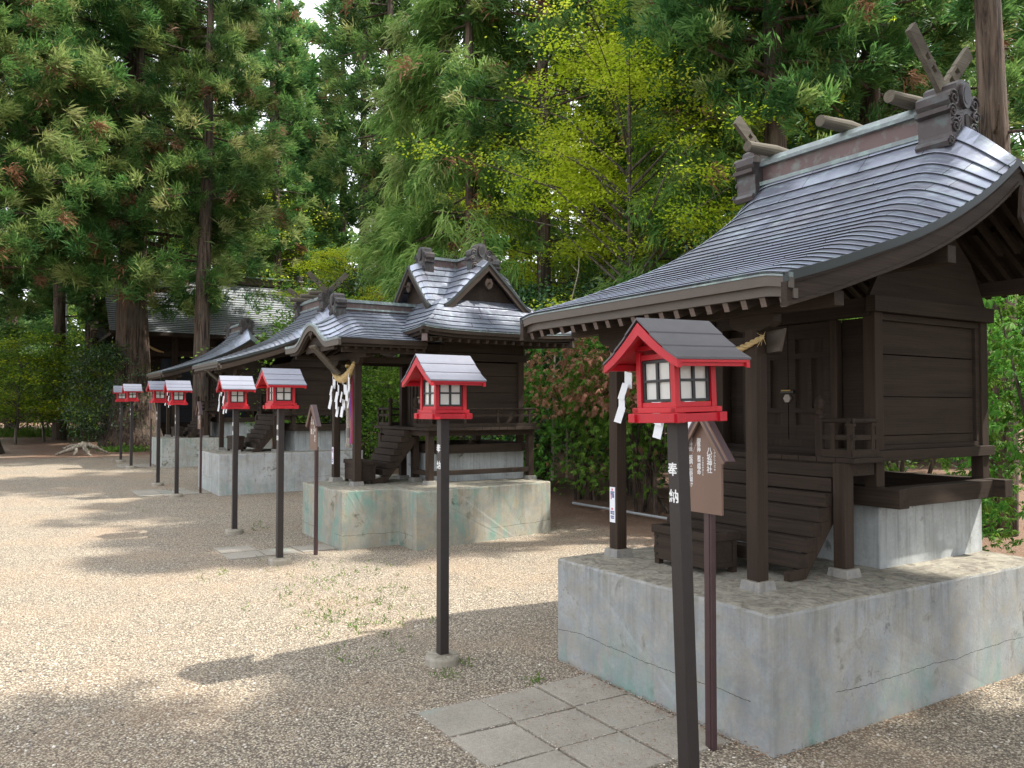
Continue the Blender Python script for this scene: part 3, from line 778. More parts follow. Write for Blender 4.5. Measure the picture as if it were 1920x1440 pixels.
    for sg in (-1, 1):
        e = MB(); a = AC + sg * HWP
        for (d0, d1, t0, t1) in ((0, .035, -.004, -.05), (.03, .07, -.05, -.08)):
            e.box(min(a - sg * d0, a - sg * d1), max(a - sg * d0, a - sg * d1), -.03, .95, 2.245 + t1, 2.245 + t0)
        e.build('eave_board', WB, pr_)
        for q in range(10):
            b = .05 + q * .098
            r = MB(); r.bar((-(a - sg * .06), b, 2.155), (-(AC + sg * .3), b, 2.25), .026, .035); r.build('rafter', WA, pr_)
    ub = MB(); n = 12
    for i in range(n):
        for j in range(len(bs) - 1):
            u0, u1 = -1 + 2 * i / n, -1 + 2 * (i + 1) / n
            ub.add([(-(AC + u0 * HWP), bs[j], PZ(u0, bs[j]) - .03), (-(AC + u1 * HWP), bs[j], PZ(u1, bs[j]) - .03), (-(AC + u1 * HWP), bs[j + 1], PZ(u1, bs[j + 1]) - .03), (-(AC + u0 * HWP), bs[j + 1], PZ(u0, bs[j + 1]) - .03)], [(0, 1, 2, 3)])
    ub.build('roof_boarding', WB, pr_)
    r = MB(); r.box(AC - .04, AC + .04, .30, 1.25, 2.63, 2.725); r.build('ridge', RIDGE, pr_)
    r = MB(); r.box(AC - .07, AC + .07, .30, 1.24, 2.73, 2.75); r.box(AC - .035, AC + .035, .30, 1.24, 2.752, 2.77); r.box(AC - .07, AC + .07, .30, 1.24, 2.65, 2.668); r.build('ridge_cap', ROOFEDGE, pr_)
    ornament(pr_, facing('front', AC, .2, 2.64), .85, .12)
    return sh

# ------------------------------------------------ rope, paper, boxes
ROPE = simple('straw_rope', (.52, .38, .18), .9, 0, .35, 60)
ROPE2 = simple('bell_rope', (.42, .38, .33), .9, 0, .35, 60)
PAPER = simple('white_paper', (.78, .79, .82), .7, 0, .03)

def twisted(m, pts, r, strands=3, turns_per_m=14, n=6):
    pts = [Vector(p) for p in pts]; L = [0]
    for p, q in zip(pts[:-1], pts[1:]): L.append(L[-1] + (q - p).length)
    N = max(12, int(L[-1] * 120)); cs = []
    for i in range(N + 1):
        t = L[-1] * i / N; k = min(len(pts) - 2, max(0, int(np.searchsorted(L, t) - 1))); f = (t - L[k]) / (L[k + 1] - L[k]); cs.append((pts[k].lerp(pts[k + 1], f), t))
    for sI in range(strands):
        q = []; rr_ = []
        for i, (p, t) in enumerate(cs):
            d = (cs[min(i + 1, N)][0] - cs[max(i - 1, 0)][0]).normalized(); x = d.cross(Vector((.13, .9, .4))).normalized(); y = d.cross(x)
            a = t * turns_per_m * 2 * math.pi + sI * 2 * math.pi / strands
            R = r(t / L[-1]) if callable(r) else r
            q.append(p + (x * math.cos(a) + y * math.sin(a)) * R * .55); rr_.append(R * .62)
        m.tube(q, rr_, n)

def shide(parent, a, b, z, s=1.0, lean=0.0, seed=0):
    """zigzag folded white paper"""
    m = MB(); rr = random.Random(seed); s *= .86; x = -a; w = .05 * s; h = .085 * s
    zz = z; xx = x
    m.add([(xx - .006, b, zz), (xx + .006, b, zz), (xx + .006, b - .004, zz - .05 * s), (xx - .006, b - .004, zz - .05 * s)], [(0, 1, 2, 3)])
    zz -= .045 * s; sg = 1
    for k in range(4):
        sl = rr.uniform(-.012, .012); dy = rr.uniform(-.02, .02) - .006 * k; skew = .02 * s * sg
        x0, x1 = xx - w / 2, xx + w / 2
        m.add([(x0, b + dy, zz), (x1, b + dy + sl, zz - .012), (x1 + skew + lean, b + dy + sl - .01, zz - h - .012), (x0 + skew + lean, b + dy - .01, zz - h)], [(0, 1, 2, 3)])
        xx += sg * w * .42 + lean; zz -= h * .72; sg = -sg
    o = m.build('paper_streamer', PAPER, parent)
    sm = o.modifiers.new('thick', 'SOLIDIFY'); sm.thickness = .0015
    return o

def shimenawa(loc, label, group, p0, p1, sag, r, shs, dz=0):
    t = empty('straw_rope', loc, RZ, label=label, cat='sacred rope', group=group)
    pts = []
    for i in range(15):
        f = i / 14; a = p0[0] + (p1[0] - p0[0]) * f; z = p0[2] + (p1[2] - p0[2]) * f - sag * (1 - (2 * f - 1) ** 2); pts.append((-a, p0[1] + (p1[1] - p0[1]) * f, z))
    m = MB(); twisted(m, pts, (lambda q: r * (.55 + .75 * math.sin(math.pi * q))), turns_per_m=10)
    m.build('rope', ROPE, t)
    for k, (f, s, ln) in enumerate(shs):
        a = p0[0] + (p1[0] - p0[0]) * f; z = p0[2] + (p1[2] - p0[2]) * f - sag * (1 - (2 * f - 1) ** 2) - .01
        shide(t, a, p0[1] - .02, z, s, ln, seed=k)
    for e, f in ((p0, -1), (p1, 1)):
        m = MB(); rr = random.Random(5)
        for k in range(9): m.tube([(-e[0], e[1], e[2]), (-e[0] + rr.uniform(-.02, .05) * -f, e[1] + rr.uniform(-.02, .02), e[2] + rr.uniform(-.05, .03))], [.0025, .0008], 4)
        m.build('frayed_end', ROPE, t)
    return t

def bell_rope(loc, label, group, a, b, ztop, zbot, r=.016, cloth=((.45, .02, .03), (.18, .05, .3))):
    t = empty('bell_rope', loc, RZ, label=label, cat='bell rope', group=group)
    m = MB(); twisted(m, [(-a, b, ztop), (-a + .01, b - .01, (ztop + zbot) / 2), (-a, b, zbot + .2)], r, turns_per_m=9); m.build('rope', ROPE2, t)
    m = MB(); m.tube([(-a, b, zbot + .23), (-a, b, zbot + .12)], .03, 8); m.build('wooden_collar', simple('collar_wood', (.2, .19, .18), .7), t, bevel=.002)
    m = MB(); rr = random.Random(2)
    for k in range(60):
        an = rr.uniform(0, 6.28); q = rr.uniform(.2, 1)
        m.tube([(-a + .02 * q * math.cos(an), b + .02 * q * math.sin(an), zbot + .125), (-a + .03 * q * math.cos(an), b + .03 * q * math.sin(an), zbot + .05), (-a + .045 * q * math.cos(an), b + .045 * q * math.sin(an), zbot + rr.uniform(-.01, .01))], [.004, .004, .002], 4)
    m.build('tassel', ROPE2, t)
    for k, c in enumerate(cloth):
        m = MB(); x = -a + .055 + .03 * k; n = 10
        for i in range(n):
            z0 = ztop - .1 - i * (ztop - .15 - zbot) / n; z1 = ztop - .1 - (i + 1) * (ztop - .15 - zbot) / n
            f0, f1 = .008 * math.sin(i * .9 + k), .008 * math.sin((i + 1) * .9 + k)
            m.add([(x - .014, b + f0, z0), (x + .014, b + .01 - f0, z0), (x + .014, b + .01 - f1, z1), (x - .014, b + f1, z1)], [(0, 1, 2, 3)])
        o = m.build('cloth_strip', simple('cloth_%d' % k, c, .8, 0, .1), t); q = o.modifiers.new('t', 'SOLIDIFY'); q.thickness = .002
    m = MB(); m.tube([(-a, b, ztop + z) for z in (-.03, -.02, 0, .03, .05, .06)], [.004, .03, .042, .038, .02, .004], 12); m.build('bell', simple('bell_brass', (.5, .36, .14), .35, .9), t, smooth=True)
    return t

def offering_box(loc, label, group, a0, a1, b0, b1, z0, h):
    t = empty('offering_box', loc, RZ, label=label, cat='offering box', group=group)
    m = MB(); zf = z0 + .03; m.box(a0 + .012, a1 - .012, b0 + .012, b1 - .012, zf, z0 + h - .02)
    body = m.build('box_body', WA, t, bevel=.003)
    for (p, q, r_, s_) in ((a0 + .014, a0 + .05, b0 + .014, b0 + .05), (a1 - .05, a1 - .014, b0 + .014, b0 + .05), (a0 + .014, a0 + .05, b1 - .05, b1 - .014), (a1 - .05, a1 - .014, b1 - .05, b1 - .014)):
        m = MB(); m.box(p, q, r_, s_, z0, zf - .001); m.build('foot', WZ, t)
    m = MB(); zt = z0 + h; rw = .03
    m.box(a0, a1, b0, b0 + rw, zt - .045, zt); m.box(a0, a1, b1 - rw, b1, zt - .045, zt); m.box(a0, a0 + rw, b0 + rw + .001, b1 - rw - .001, zt - .045, zt - .001); m.box(a1 - rw, a1, b0 + rw + .001, b1 - rw - .001, zt - .045, zt - .001)
    m.build('rim', WA, t, bevel=.003)
    n = int((a1 - a0) / .05)
    for i in range(n):
        a = a0 + rw + .01 + i * (a1 - a0 - 2 * rw) / n
        m = MB(); m.bar((-a, b0 + rw, zt - .028), (-a, b1 - rw, zt - .028), .016, .016); m.build('grille_bar', WB, t)
    m = MB(); m.box(a0 + .005, a0 + .012, b0 + .03, b0 + .055, zf + .01, zt - .05); m.box(a0 + .005, a0 + .012, b1 - .055, b1 - .03, zf + .01, zt - .05); m.box(a0 + .005, a0 + .012, b0 + .056, b1 - .056, zf + .01, zf + .03); m.build('side_frame', WB, t)
    for z in (zf + .03, zf + (h - .03) * .45, zt - .065):
        m = MB(); m.tube([(-(a1 - .035), b0 + .013, z), (-(a1 - .035), b0 + .006, z)], .006, 8); m.build('nail_head', BLACKM, t)
    return t

# ------------------------------------------------ lanterns
def redm():
    t = NT('red_lacquer'); c = t.coord('Object'); oi = t.n('ObjectInfo'); n = t.noise(c, 9, 6, .7, .5); n2 = t.noise(t.coord('Object', (30, 30, 4)), 1, 5, .6); n3 = t.noise(c, 70, 3)
    col = t.mix(n2, (.36, .003, .012), (.52, .006, .022)); col = t.mix(t.math('MULTIPLY', t.ramp(n, [(.52, 0), (.75, 1)]), .35), col, (.34, .03, .03))
    col = t.mix(t.math('MULTIPLY', oi.outputs['Random'], .25), col, (.70, .03, .03)); col = t.mix(t.math('MULTIPLY', t.ramp(n3, [(.68, 0), (.72, 1)]), .5), col, (.12, .02, .02))
    t.bsdf(Base__Color=col, Roughness=t.math('ADD', .33, t.math('MULTIPLY', n, .3)), Normal=t.bump(n2, .25, .002)); return t.mat
RED = redm()
POSTP = simple('lantern_post_paint', (.022, .0165, .0155), .5, 0, .3, 20)
PANE = simple('frosted_pane', (.62, .61, .57), .25, 0, .06, 30)
BLK = simple('lattice_black', (.012, .012, .013), .4)
WHITE = simple('white_lettering', (.8, .8, .8), .6, 0, .02)
FOOTM = concrete('foot_concrete', 0, True, .3, (.36, .325, .27), seed=3.3, topz=-.5)
def roofm(name, c): 
    t = NT(name); n = t.noise(t.coord('Object'), 14, 6, .7, .5); sp = t.noise(t.coord('Object'), 150, 2)
    col = t.mix(n, tuple(x * .8 for x in c), tuple(x * 1.2 for x in c)); col = t.mix(t.math('MULTIPLY', t.ramp(sp, [(.68, 0), (.74, 1)]), .25), col, tuple(x * 2 for x in c))
    t.bsdf(Base__Color=col, Roughness=.42, Metallic=.25, Normal=t.bump(n, .15, .003)); return t.mat
LR_DARK = roofm('lantern_roof_dark', (.095, .088, .095)); LR_GREY = roofm('lantern_roof_grey', (.135, .14, .175)); LR_LIGHT = roofm('lantern_roof_light', (.19, .195, .235))

def lantern(label, loc, roofmat, tilt=(0, 0), H=1.84, foot=True, twist=0, dirty=0):
    t = empty('red_lantern', loc, RZ + twist, label=label, cat='lantern', group='red wooden lanterns lining the gravel')
    t.rotation_euler = (tilt[0], tilt[1], RZ + twist)
    d = H - 1.84
    m = MB(); m.box(-.0285, .0285, -.0285, .0285, -.1, 1.47 + d); ps = m.build('post', POSTP, t, bevel=.003)
    mt = Matrix.Translation((-.0, -.0293, 0)) @ Matrix.Rotation(rad(90), 4, 'X')
    text_obj('lettering', '奉', .052, WHITE, ps, Matrix.Translation((-.002, 0, 1.315 + d)) @ mt, extrude=.0003, bold=.0009)
    text_obj('lettering', '納', .052, WHITE, ps, Matrix.Translation((0, 0, 1.215 + d)) @ mt, extrude=.0003, bold=.0009)
    if foot:
        m = MB(); m.tube([(0, 0, -.03), (0, 0, .035), (0, 0, .05), (0, 0, .056)], [.104, .104, .098, .07], 28); m.build('foot_disc', FOOTM, t)
    # tray
    m = MB(); L = .135
    for b in (-.105, .105): m.box(-L, L, b - .018, b + .018, 1.468 + d, 1.503 + d)
    for a in (-.105, .105): m.box(a - .018, a + .018, -L, L, 1.470 + d, 1.501 + d)
    m.box(-.088, .088, -.088, .088, 1.475 + d, 1.495 + d); m.build('cross_frame', RED, t, bevel=.002)
    m = MB()
    for b in (-.10, .10): m.box(-.118, .118, b - .016, b + .016, 1.504 + d, 1.524 + d)
    for a in (-.10, .10): m.box(a - .016, a + .016, -.116, .116, 1.5045 + d, 1.5235 + d)
    m.box(-.085, .085, -.085, .085, 1.505 + d, 1.515 + d); m.build('tray', RED, t, bevel=.002)
    for a in (-.092, .092):
        for b in (-.092, .092):
            m = MB(); m.box(a - .012, a + .012, b - .012, b + .012, 1.524 + d, 1.735 + d); m.build('corner_post', RED, t, bevel=.0015)
    z0, z1 = 1.545 + d, 1.70 + d
    for ax, s in (('b', -1), ('b', 1), ('a', -1), ('a', 1)):
        def bx(mb, u0, u1, o0, o1, y0, y1):
            lo, hi = sorted((s * o0, s * o1))
            if ax == 'b': mb.box(u0, u1, lo, hi, y0, y1)
            else: mb.box(lo, hi, u0, u1, y0, y1)
        m = MB(); bx(m, -.0795, .0795, .083, .099, z0 - .021, z0 - .002); m.build('lower_rail', RED, t, bevel=.001); m = MB(); bx(m, -.0795, .0795, .083, .099, z1 + .002, z1 + .022); m.build('upper_rail', RED, t, bevel=.001)
        m = MB(); bx(m, -.077, .077, .083, .086, z0, z1); wd = m.build('window', PANE, t)
        m = MB()
        for u0, u1 in ((-.0785, -.066), (-.006, .006), (.066, .0785)): bx(m, u0, u1, .0865, .0945, z0, z1)
        zm = (z0 + z1) / 2
        for y0, y1 in ((z0, z0 + .01), (zm - .005, zm + .005), (z1 - .011, z1)): bx(m, -.078, .078, .0862, .0952, y0, y1)
        m.build('lattice', BLK, wd)
    # roof: ridge runs along b
    prof = [(0, 1.84), (.05, 1.798), (.10, 1.759), (.15, 1.724), (.203, 1.694)]; hb = .185
    rm = MB(); th = .006
    for sg in (-1, 1):
        for k, ((u0, y0), (u1, y1)) in enumerate(zip(prof[:-1], prof[1:])):
            pass
        full = [(sg * u, y + d) for u, y in prof]
        steps = [(0, 1.35), (1.35, 2.65), (2.65, 4)]
        for si, (s0, s1) in enumerate(steps):
            n = 4; lf = .005 * (3 - si)
            for i in range(n):
                q0, q1 = s0 + (s1 - s0) * i / n, s0 + (s1 - s0) * (i + 1) / n
                def P(q, full=full):
                    k = min(3, int(q)); f = q - k; return (full[k][0] + (full[k + 1][0] - full[k][0]) * f, full[k][1] + (full[k + 1][1] - full[k][1]) * f)
                (x0, y0), (x1, y1) = P(q0), P(q1)
                c = [(x0, -hb, y0 + lf - .008), (x1, -hb, y1 + lf - .008), (x1, hb, y1 + lf - .008), (x0, hb, y0 + lf - .008), (x0, -hb, y0 + lf), (x1, -hb, y1 + lf), (x1, hb, y1 + lf), (x0, hb, y0 + lf)]
                if sg < 0: c = [c[1], c[0], c[3], c[2], c[5], c[4], c[7], c[6]]
                rm.hexa(c)
    rf = rm.build('roof', roofmat, t)
    for nm, y0b, y1b, t0, t1 in (('barge_board', -hb + .004, -hb + .022, -.004, -.05), ('barge_board', hb - .022, hb - .004, -.004, -.05), ('roof_lining', -hb + .022, hb - .022, -.004, -.013)):
        m = MB(); N = 10
        for sg in (-1, 1):
            for i in range(N):
                q0, q1 = 4 * i / N, 4 * (i + 1) / N
                def P(q):
                    k = min(3, int(q)); f = q - k; return (sg * (prof[k][0] + (prof[k + 1][0] - prof[k][0]) * f) * .985, d + prof[k][1] + (prof[k + 1][1] - prof[k][1]) * f)
                (x0, y0), (x1, y1) = P(q0), P(q1)
                tt = t1 * (1 if nm == 'roof_lining' else (1.0 - .35 * i / N)); tt2 = t1 * (1 if nm == 'roof_lining' else (1.0 - .35 * (i + 1) / N))
                m.hexa([(x0, y0b, y0 + tt), (x1, y0b, y1 + tt2), (x1, y1b, y1 + tt2), (x0, y1b, y0 + tt), (x0, y0b, y0 + t0), (x1, y0b, y1 + t0), (x1, y1b, y1 + t0), (x0, y1b, y0 + t0)])
        m.build(nm, RED, rf, recalc=True)
    for sg in (-1, 1):
        m = MB(); m.box(*sorted((sg * .19, sg * .172)), -hb + .023, hb - .023, 1.668 + d, 1.692 + d); m.build('eave_rail', RED, rf)
    m = MB(); m.box(-.115, .115, -.104, -.085, 1.738 + d, 1.756 + d); m.box(-.115, .115, .085, .104, 1.738 + d, 1.756 + d); m.build('tie_beam', RED, t, bevel=.001)
    m = MB(); m.box(-.06, .06, -.1, -.09, 1.757 + d, 1.79 + d); m.box(-.06, .06, .09, .1, 1.757 + d, 1.79 + d); m.build('gable_infill', RED, t)
    return t

# ------------------------------------------------ information signs
SIGNB = simple('sign_board_brown', (.17, .10, .072), .45, 0, .12, 6)
SIGNP = simple('sign_post_maroon', (.055, .028, .030), .4, 0, .2, 20)
def sign(label, loc, cols, twist=0):
    """cols: (text, x offset, top z, size, line spacing)"""
    t = empty('information_sign', loc, RZ + twist, label=label, cat='sign', group='small roofed name signs beside the plinths')
    m = MB(); m.box(-.022, .022, -.0, .03, -.1, 1.08); m.box(-.013, .013, -.004, .0, -.1, 1.05); m.build('post', SIGNP, t, bevel=.002)
    m = MB(); poly = [(-.105, 1.05), (.105, 1.05), (.105, 1.325), (0, 1.475), (-.105, 1.325)]
    m.prism(poly, lambda x, z: (x, -.020, z), lambda x, z: (x, -.008, z)); bd = m.build('board', SIGNB, t, recalc=True)
    M = Matrix.Translation((0, -.0206, 0)) @ Matrix.Rotation(rad(90), 4, 'X')
    for body, x, z, s, sp in cols:
        text_obj('lettering', '\n'.join(body), s, WHITE, bd, Matrix.Translation((x, 0, z)) @ M, space=sp, extrude=.0002, bold=s * .012)
    for sg in (-1, 1):
        m = MB(); m.bar((0, -.02, 1.50), (sg * .155, -.02, 1.285), .06, .013, up=(-sg * .0 + 0, 0, 1)); m.build('roof_board', SIGNP, t, bevel=.001)
        m = MB(); m.bar((0, -.043, 1.492), (sg * .150, -.043, 1.283), .012, .032, up=(0, 0, 1)); m.build('roof_trim', SIGNB, t, bevel=.001)
    return t
# ------------------------------------------------ foliage
def leafmat(name, cols, rough=.5, trans=.35, hv=.12, spec=.12):
    t = NT(name); g = t.n('NewGeometry'); oi = t.n('ObjectInfo')
    at_ = t.n('Attribute', _attribute_name='tuft'); r = t.math('ADD', t.math('MULTIPLY', g.outputs['Random Per Island'], .4), t.math('MULTIPLY', at_.outputs['Fac'], .6)); n = len(cols)
    col = t.ramp(r, [(i / max(1, n - 1), c) for i, c in enumerate(cols)])
    big = t.noise(t.coord('Object'), .55, 3); col = t.mix(t.ramp(big, [(.35, .35), (.65, 0)]), col, tuple(x * .55 for x in cols[0]))
    hs = t.n('HueSaturation', Hue=t.math('ADD', .5 - hv * .15, t.math('MULTIPLY', oi.outputs['Random'], hv * .3)), Saturation=1.0, Value=t.math('ADD', .85, t.math('MULTIPLY', oi.outputs['Random'], .3)), Color=col)
    b = t.n('BsdfPrincipled', Base__Color=hs.outputs[0], Roughness=rough, Specular__IOR__Level=spec)
    tl = t.n('BsdfTranslucent', Color=t.mix(.5, hs.outputs[0], (.25, .35, .03), 'ADD') if False else hs.outputs[0])
    m = t.n('MixShader', i0=trans); t.t.links.new(b.outputs[0], m.inputs[1]); t.t.links.new(tl.outputs[0], m.inputs[2]); t.t.links.new(m.outputs[0], t.out.inputs[0])
    return t.mat
L_CEDAR = leafmat('cedar_needles', [(.03, .085, .03), (.07, .165, .045), (.15, .28, .07), (.27, .40, .11)], .5, .45)
L_CEDARY = leafmat('cedar_needles_yellow', [(.12, .20, .06), (.22, .31, .085), (.33, .38, .13), (.42, .40, .19)], .5, .45)
L_BROWN = leafmat('dead_sprays', [(.16, .075, .04), (.30, .15, .08), (.42, .28, .19)], .8, .2, .05)
L_HIBA = leafmat('drooping_foliage', [(.06, .13, .03), (.15, .26, .055), (.30, .42, .11), (.46, .53, .18)], .5, .45)
L_MAPLE = leafmat('maple_leaves', [(.30, .46, .02), (.46, .60, .03), (.60, .68, .05), (.66, .66, .12)], .5, .5)
L_GREEN = leafmat('fresh_leaves', [(.07, .17, .02), (.14, .29, .035), (.24, .41, .06), (.34, .48, .08)], .45, .4)
L_GLOSS = leafmat('glossy_leaves', [(.03, .08, .035), (.05, .13, .05), (.10, .19, .08), (.20, .28, .16)], .25, .15, .12, .45)
L_HINOKI = leafmat('hinoki_fans', [(.05, .14, .02), (.10, .25, .035), (.17, .36, .05), (.27, .45, .08)], .55, .35)
L_RUST = leafmat('rust_fans', [(.34, .15, .09), (.50, .26, .16), (.60, .38, .26)], .8, .25, .05)
L_GRASS = leafmat('grass_blades', [(.06, .13, .02), (.12, .22, .04), (.20, .28, .06)], .6, .4)

def bark(name, c0, c1, sc=1.0, b=.5):
    t = NT(name); v = t.coord('Object', (16 * sc, 16 * sc, 1.3 * sc)); n = t.noise(v, 1.0, 8, .7, .5); n2 = t.noise(t.coord('Object'), 1.2, 4)
    f = t.ramp(n, [(.40, 0), (.60, 1)]); col = t.mix(f, c0, c1)
    col = t.mix(t.math('MULTIPLY', t.ramp(n2, [(.5, 0), (.7, 1)]), .5), col, (.13, .125, .10))
    t.bsdf(Base__Color=col, Roughness=.95, Specular__IOR__Level=.2, Normal=t.bump(f, b, .05)); return t.mat
BARK = bark('cedar_bark', (.032, .023, .019), (.15, .108, .082)); BARKG = bark('grey_bark', (.05, .042, .035), (.19, .16, .13), 1.5)
TWIG = simple('twig', (.10, .075, .055), .9)

def blades(c, d, n, ln, wd, spread, droop, rng, flat=None, wander=.3, quadpt=.55):
    """c,d: (k,3) tuft centres and directions -> verts for rhombic blades, n per tuft"""
    k = len(c); C = np.repeat(c, n, 0); D = np.repeat(d, n, 0)
    R = rng.normal(size=(k * n, 3))
    if flat is not None: R[:, 2] *= flat
    V = D + R * spread; V /= np.linalg.norm(V, axis=1)[:, None] + 1e-9
    l = ln * rng.uniform(.55, 1.15, (k * n, 1)); J = rng.normal(size=(k * n, 3)) * ln * wander
    if flat is not None: J[:, 2] *= min(1.0, flat * .8)
    C = C + J
    side = np.cross(V, rng.normal(size=(k * n, 3))); 
    if flat is not None:
        side = np.cross(V, np.array([[0, 0, 1.0]]) + rng.normal(size=(k * n, 3)) * .35)
    side /= np.linalg.norm(side, axis=1)[:, None] + 1e-9
    w = wd * rng.uniform(.7, 1.3, (k * n, 1)) / 2
    tip = C + V * l; tip[:, 2:] -= droop * l
    mid = C + V * l * quadpt; mid[:, 2:] -= droop * l * .25
    out = np.stack([C, mid + side * w, tip, mid - side * w], 1)
    return out.reshape(-1, 3)

def mesh_from_quads(name, parts, mats, nper=30):
    """parts: list of (verts(4n,3), matindex)"""
    V = np.concatenate([p for p, _ in parts]); mi = np.concatenate([np.full(len(p) // 4, m) for p, m in parts]).astype(np.int32)
    n = len(V) // 4; me = bpy.data.meshes.new(name)
    me.vertices.add(4 * n); me.vertices.foreach_set('co', V.astype(np.float32).ravel())
    me.loops.add(4 * n); me.loops.foreach_set('vertex_index', np.arange(4 * n, dtype=np.int32))
    me.polygons.add(n); me.polygons.foreach_set('loop_start', np.arange(0, 4 * n, 4, dtype=np.int32))
    try: me.polygons.foreach_set('loop_total', np.full(n, 4, dtype=np.int32))
    except Exception: pass
    for m in mats: me.materials.append(m)
    me.polygons.foreach_set('material_index', mi)
    at_ = me.attributes.new('tuft', 'FLOAT', 'FACE'); rg_ = np.random.default_rng(len(V)); rv = rg_.random(n // nper + 2)
    at_.data.foreach_set('value', rv[np.arange(n) // nper].astype(np.float32))
    me.update(calc_edges=True)
    return me

def add_mesh(name, me, parent):
    o = bpy.data.objects.new(name, me); COL.objects.link(o)
    if parent: o.parent = parent; CHILD.setdefault(parent.name, []).append(o)
    return o

def conifer(name, H, z0, R, r0, nb, seed, style='cedar', n_t=9, nbl=30, ln=.30, wd=.035, brown=.05, yellow=.25, stubs=0, lean=0, flare=0, bare_top=.0, ragged=.3, shape=.8, sides=10, limbs=True):
    """returns (trunk mesh, crown mesh)"""
    rng = np.random.default_rng(seed); m = MB()
    zz = np.linspace(-.3, H, 16); rs = [r0 * (1 - .75 * max(0, z) / H) * (1 + flare * math.exp(-max(0, z) / .8)) for z in zz]
    cx = [lean * z + .04 * math.sin(z * .7 + seed) for z in zz]; cy = [.04 * math.cos(z * .5 + seed) for z in zz]
    m.tube([(x, y, z) for x, y, z in zip(cx, cy, zz)], rs, sides)
    C = []; D = []; M = []
    hs = z0 + (H - z0) * rng.random(nb) ** .9
    for h in hs:
        t = (h - z0) / (H - z0); az = rng.uniform(0, 2 * math.pi)
        L = R * (1 - t * shape) * rng.uniform(1 - ragged * 1.6, 1.15) * (.55 + .45 * min(1, t * 5 + .3))
        if L < .3: L = .3
        ax = np.array([math.cos(az), math.sin(az), 0]); px = np.array([np.interp(h, zz, cx), np.interp(h, zz, cy), h])
        up = rng.uniform(-.1, .2) if style == 'cedar' else rng.uniform(.1, .4); dr = rng.uniform(.15, .5) if style == 'cedar' else rng.uniform(.4, .8)
        f = lambda q: px + ax * L * q + np.array([0, 0, L * (up * q - dr * q * q + (.25 * q ** 3 if style == 'cedar' else 0))])
        if limbs: m.tube([f(q) for q in (0, .35, .7, .97)], [max(.012, r0 * .16 * (1 - t * .5)), .02 + r0 * .04, .014, .006], 4, cap=False)
        nt = max(3, int(n_t * (.4 + L / R)))
        q = rng.uniform(.22, 1.02, nt) ** .8; side = np.array([-ax[1], ax[0], 0])
        for qq in q:
            c = f(qq) + side * rng.normal() * .16 * L * (1.1 - qq * .5) + np.array([0, 0, rng.normal() * .10 * L ** .5 - .05])
            C.append(c)
            if style == 'cedar': d = ax * .7 + side * rng.normal() * .5 + np.array([0, 0, .25 + .3 * rng.random()])
            else: d = ax * .6 + side * rng.normal() * .5 + np.array([0, 0, -.15 + .3 * rng.normal()])
            D.append(d / np.linalg.norm(d))
            u = rng.random(); M.append(2 if u < brown else (1 if u < brown + yellow * (0.4 + .6 * (qq > .6)) else 0))
    for k in range(stubs):
        h = rng.uniform(.25 * z0, z0); az = rng.uniform(0, 6.28); L = rng.uniform(.3, .9); x = np.interp(h, zz, cx); y = np.interp(h, zz, cy)
        m.tube([(x, y, h), (x + math.cos(az) * L * .5, y + math.sin(az) * L * .5, h - .05 * L), (x + math.cos(az) * L, y + math.sin(az) * L, h + .1 * L)], [.025, .016, .006], 5)
    C = np.array(C); D = np.array(D); M = np.array(M); parts = []
    for mi in (0, 1, 2):
        s = M == mi
        if not s.any(): continue
        if style == 'cedar': parts.append((blades(C[s], D[s], nbl, ln, wd, .55, .10 if mi < 2 else .5, rng, wander=.24), mi))
        else: parts.append((blades(C[s], D[s], nbl, ln * 1.15, wd * .9, .55, .45, rng, wander=.32), mi))
    cm = mesh_from_quads('crown', parts, [L_CEDAR, L_CEDARY, L_BROWN] if style == 'cedar' else [L_HIBA, L_CEDARY, L_BROWN], nper=nbl)
    tb = bpy.data.meshes.new('trunk'); tb.from_pydata(m.v, [], m.f); tb.materials.append(BARK); tb.polygons.foreach_set('use_smooth', [True] * len(tb.polygons)); tb.update()
    return tb, cm

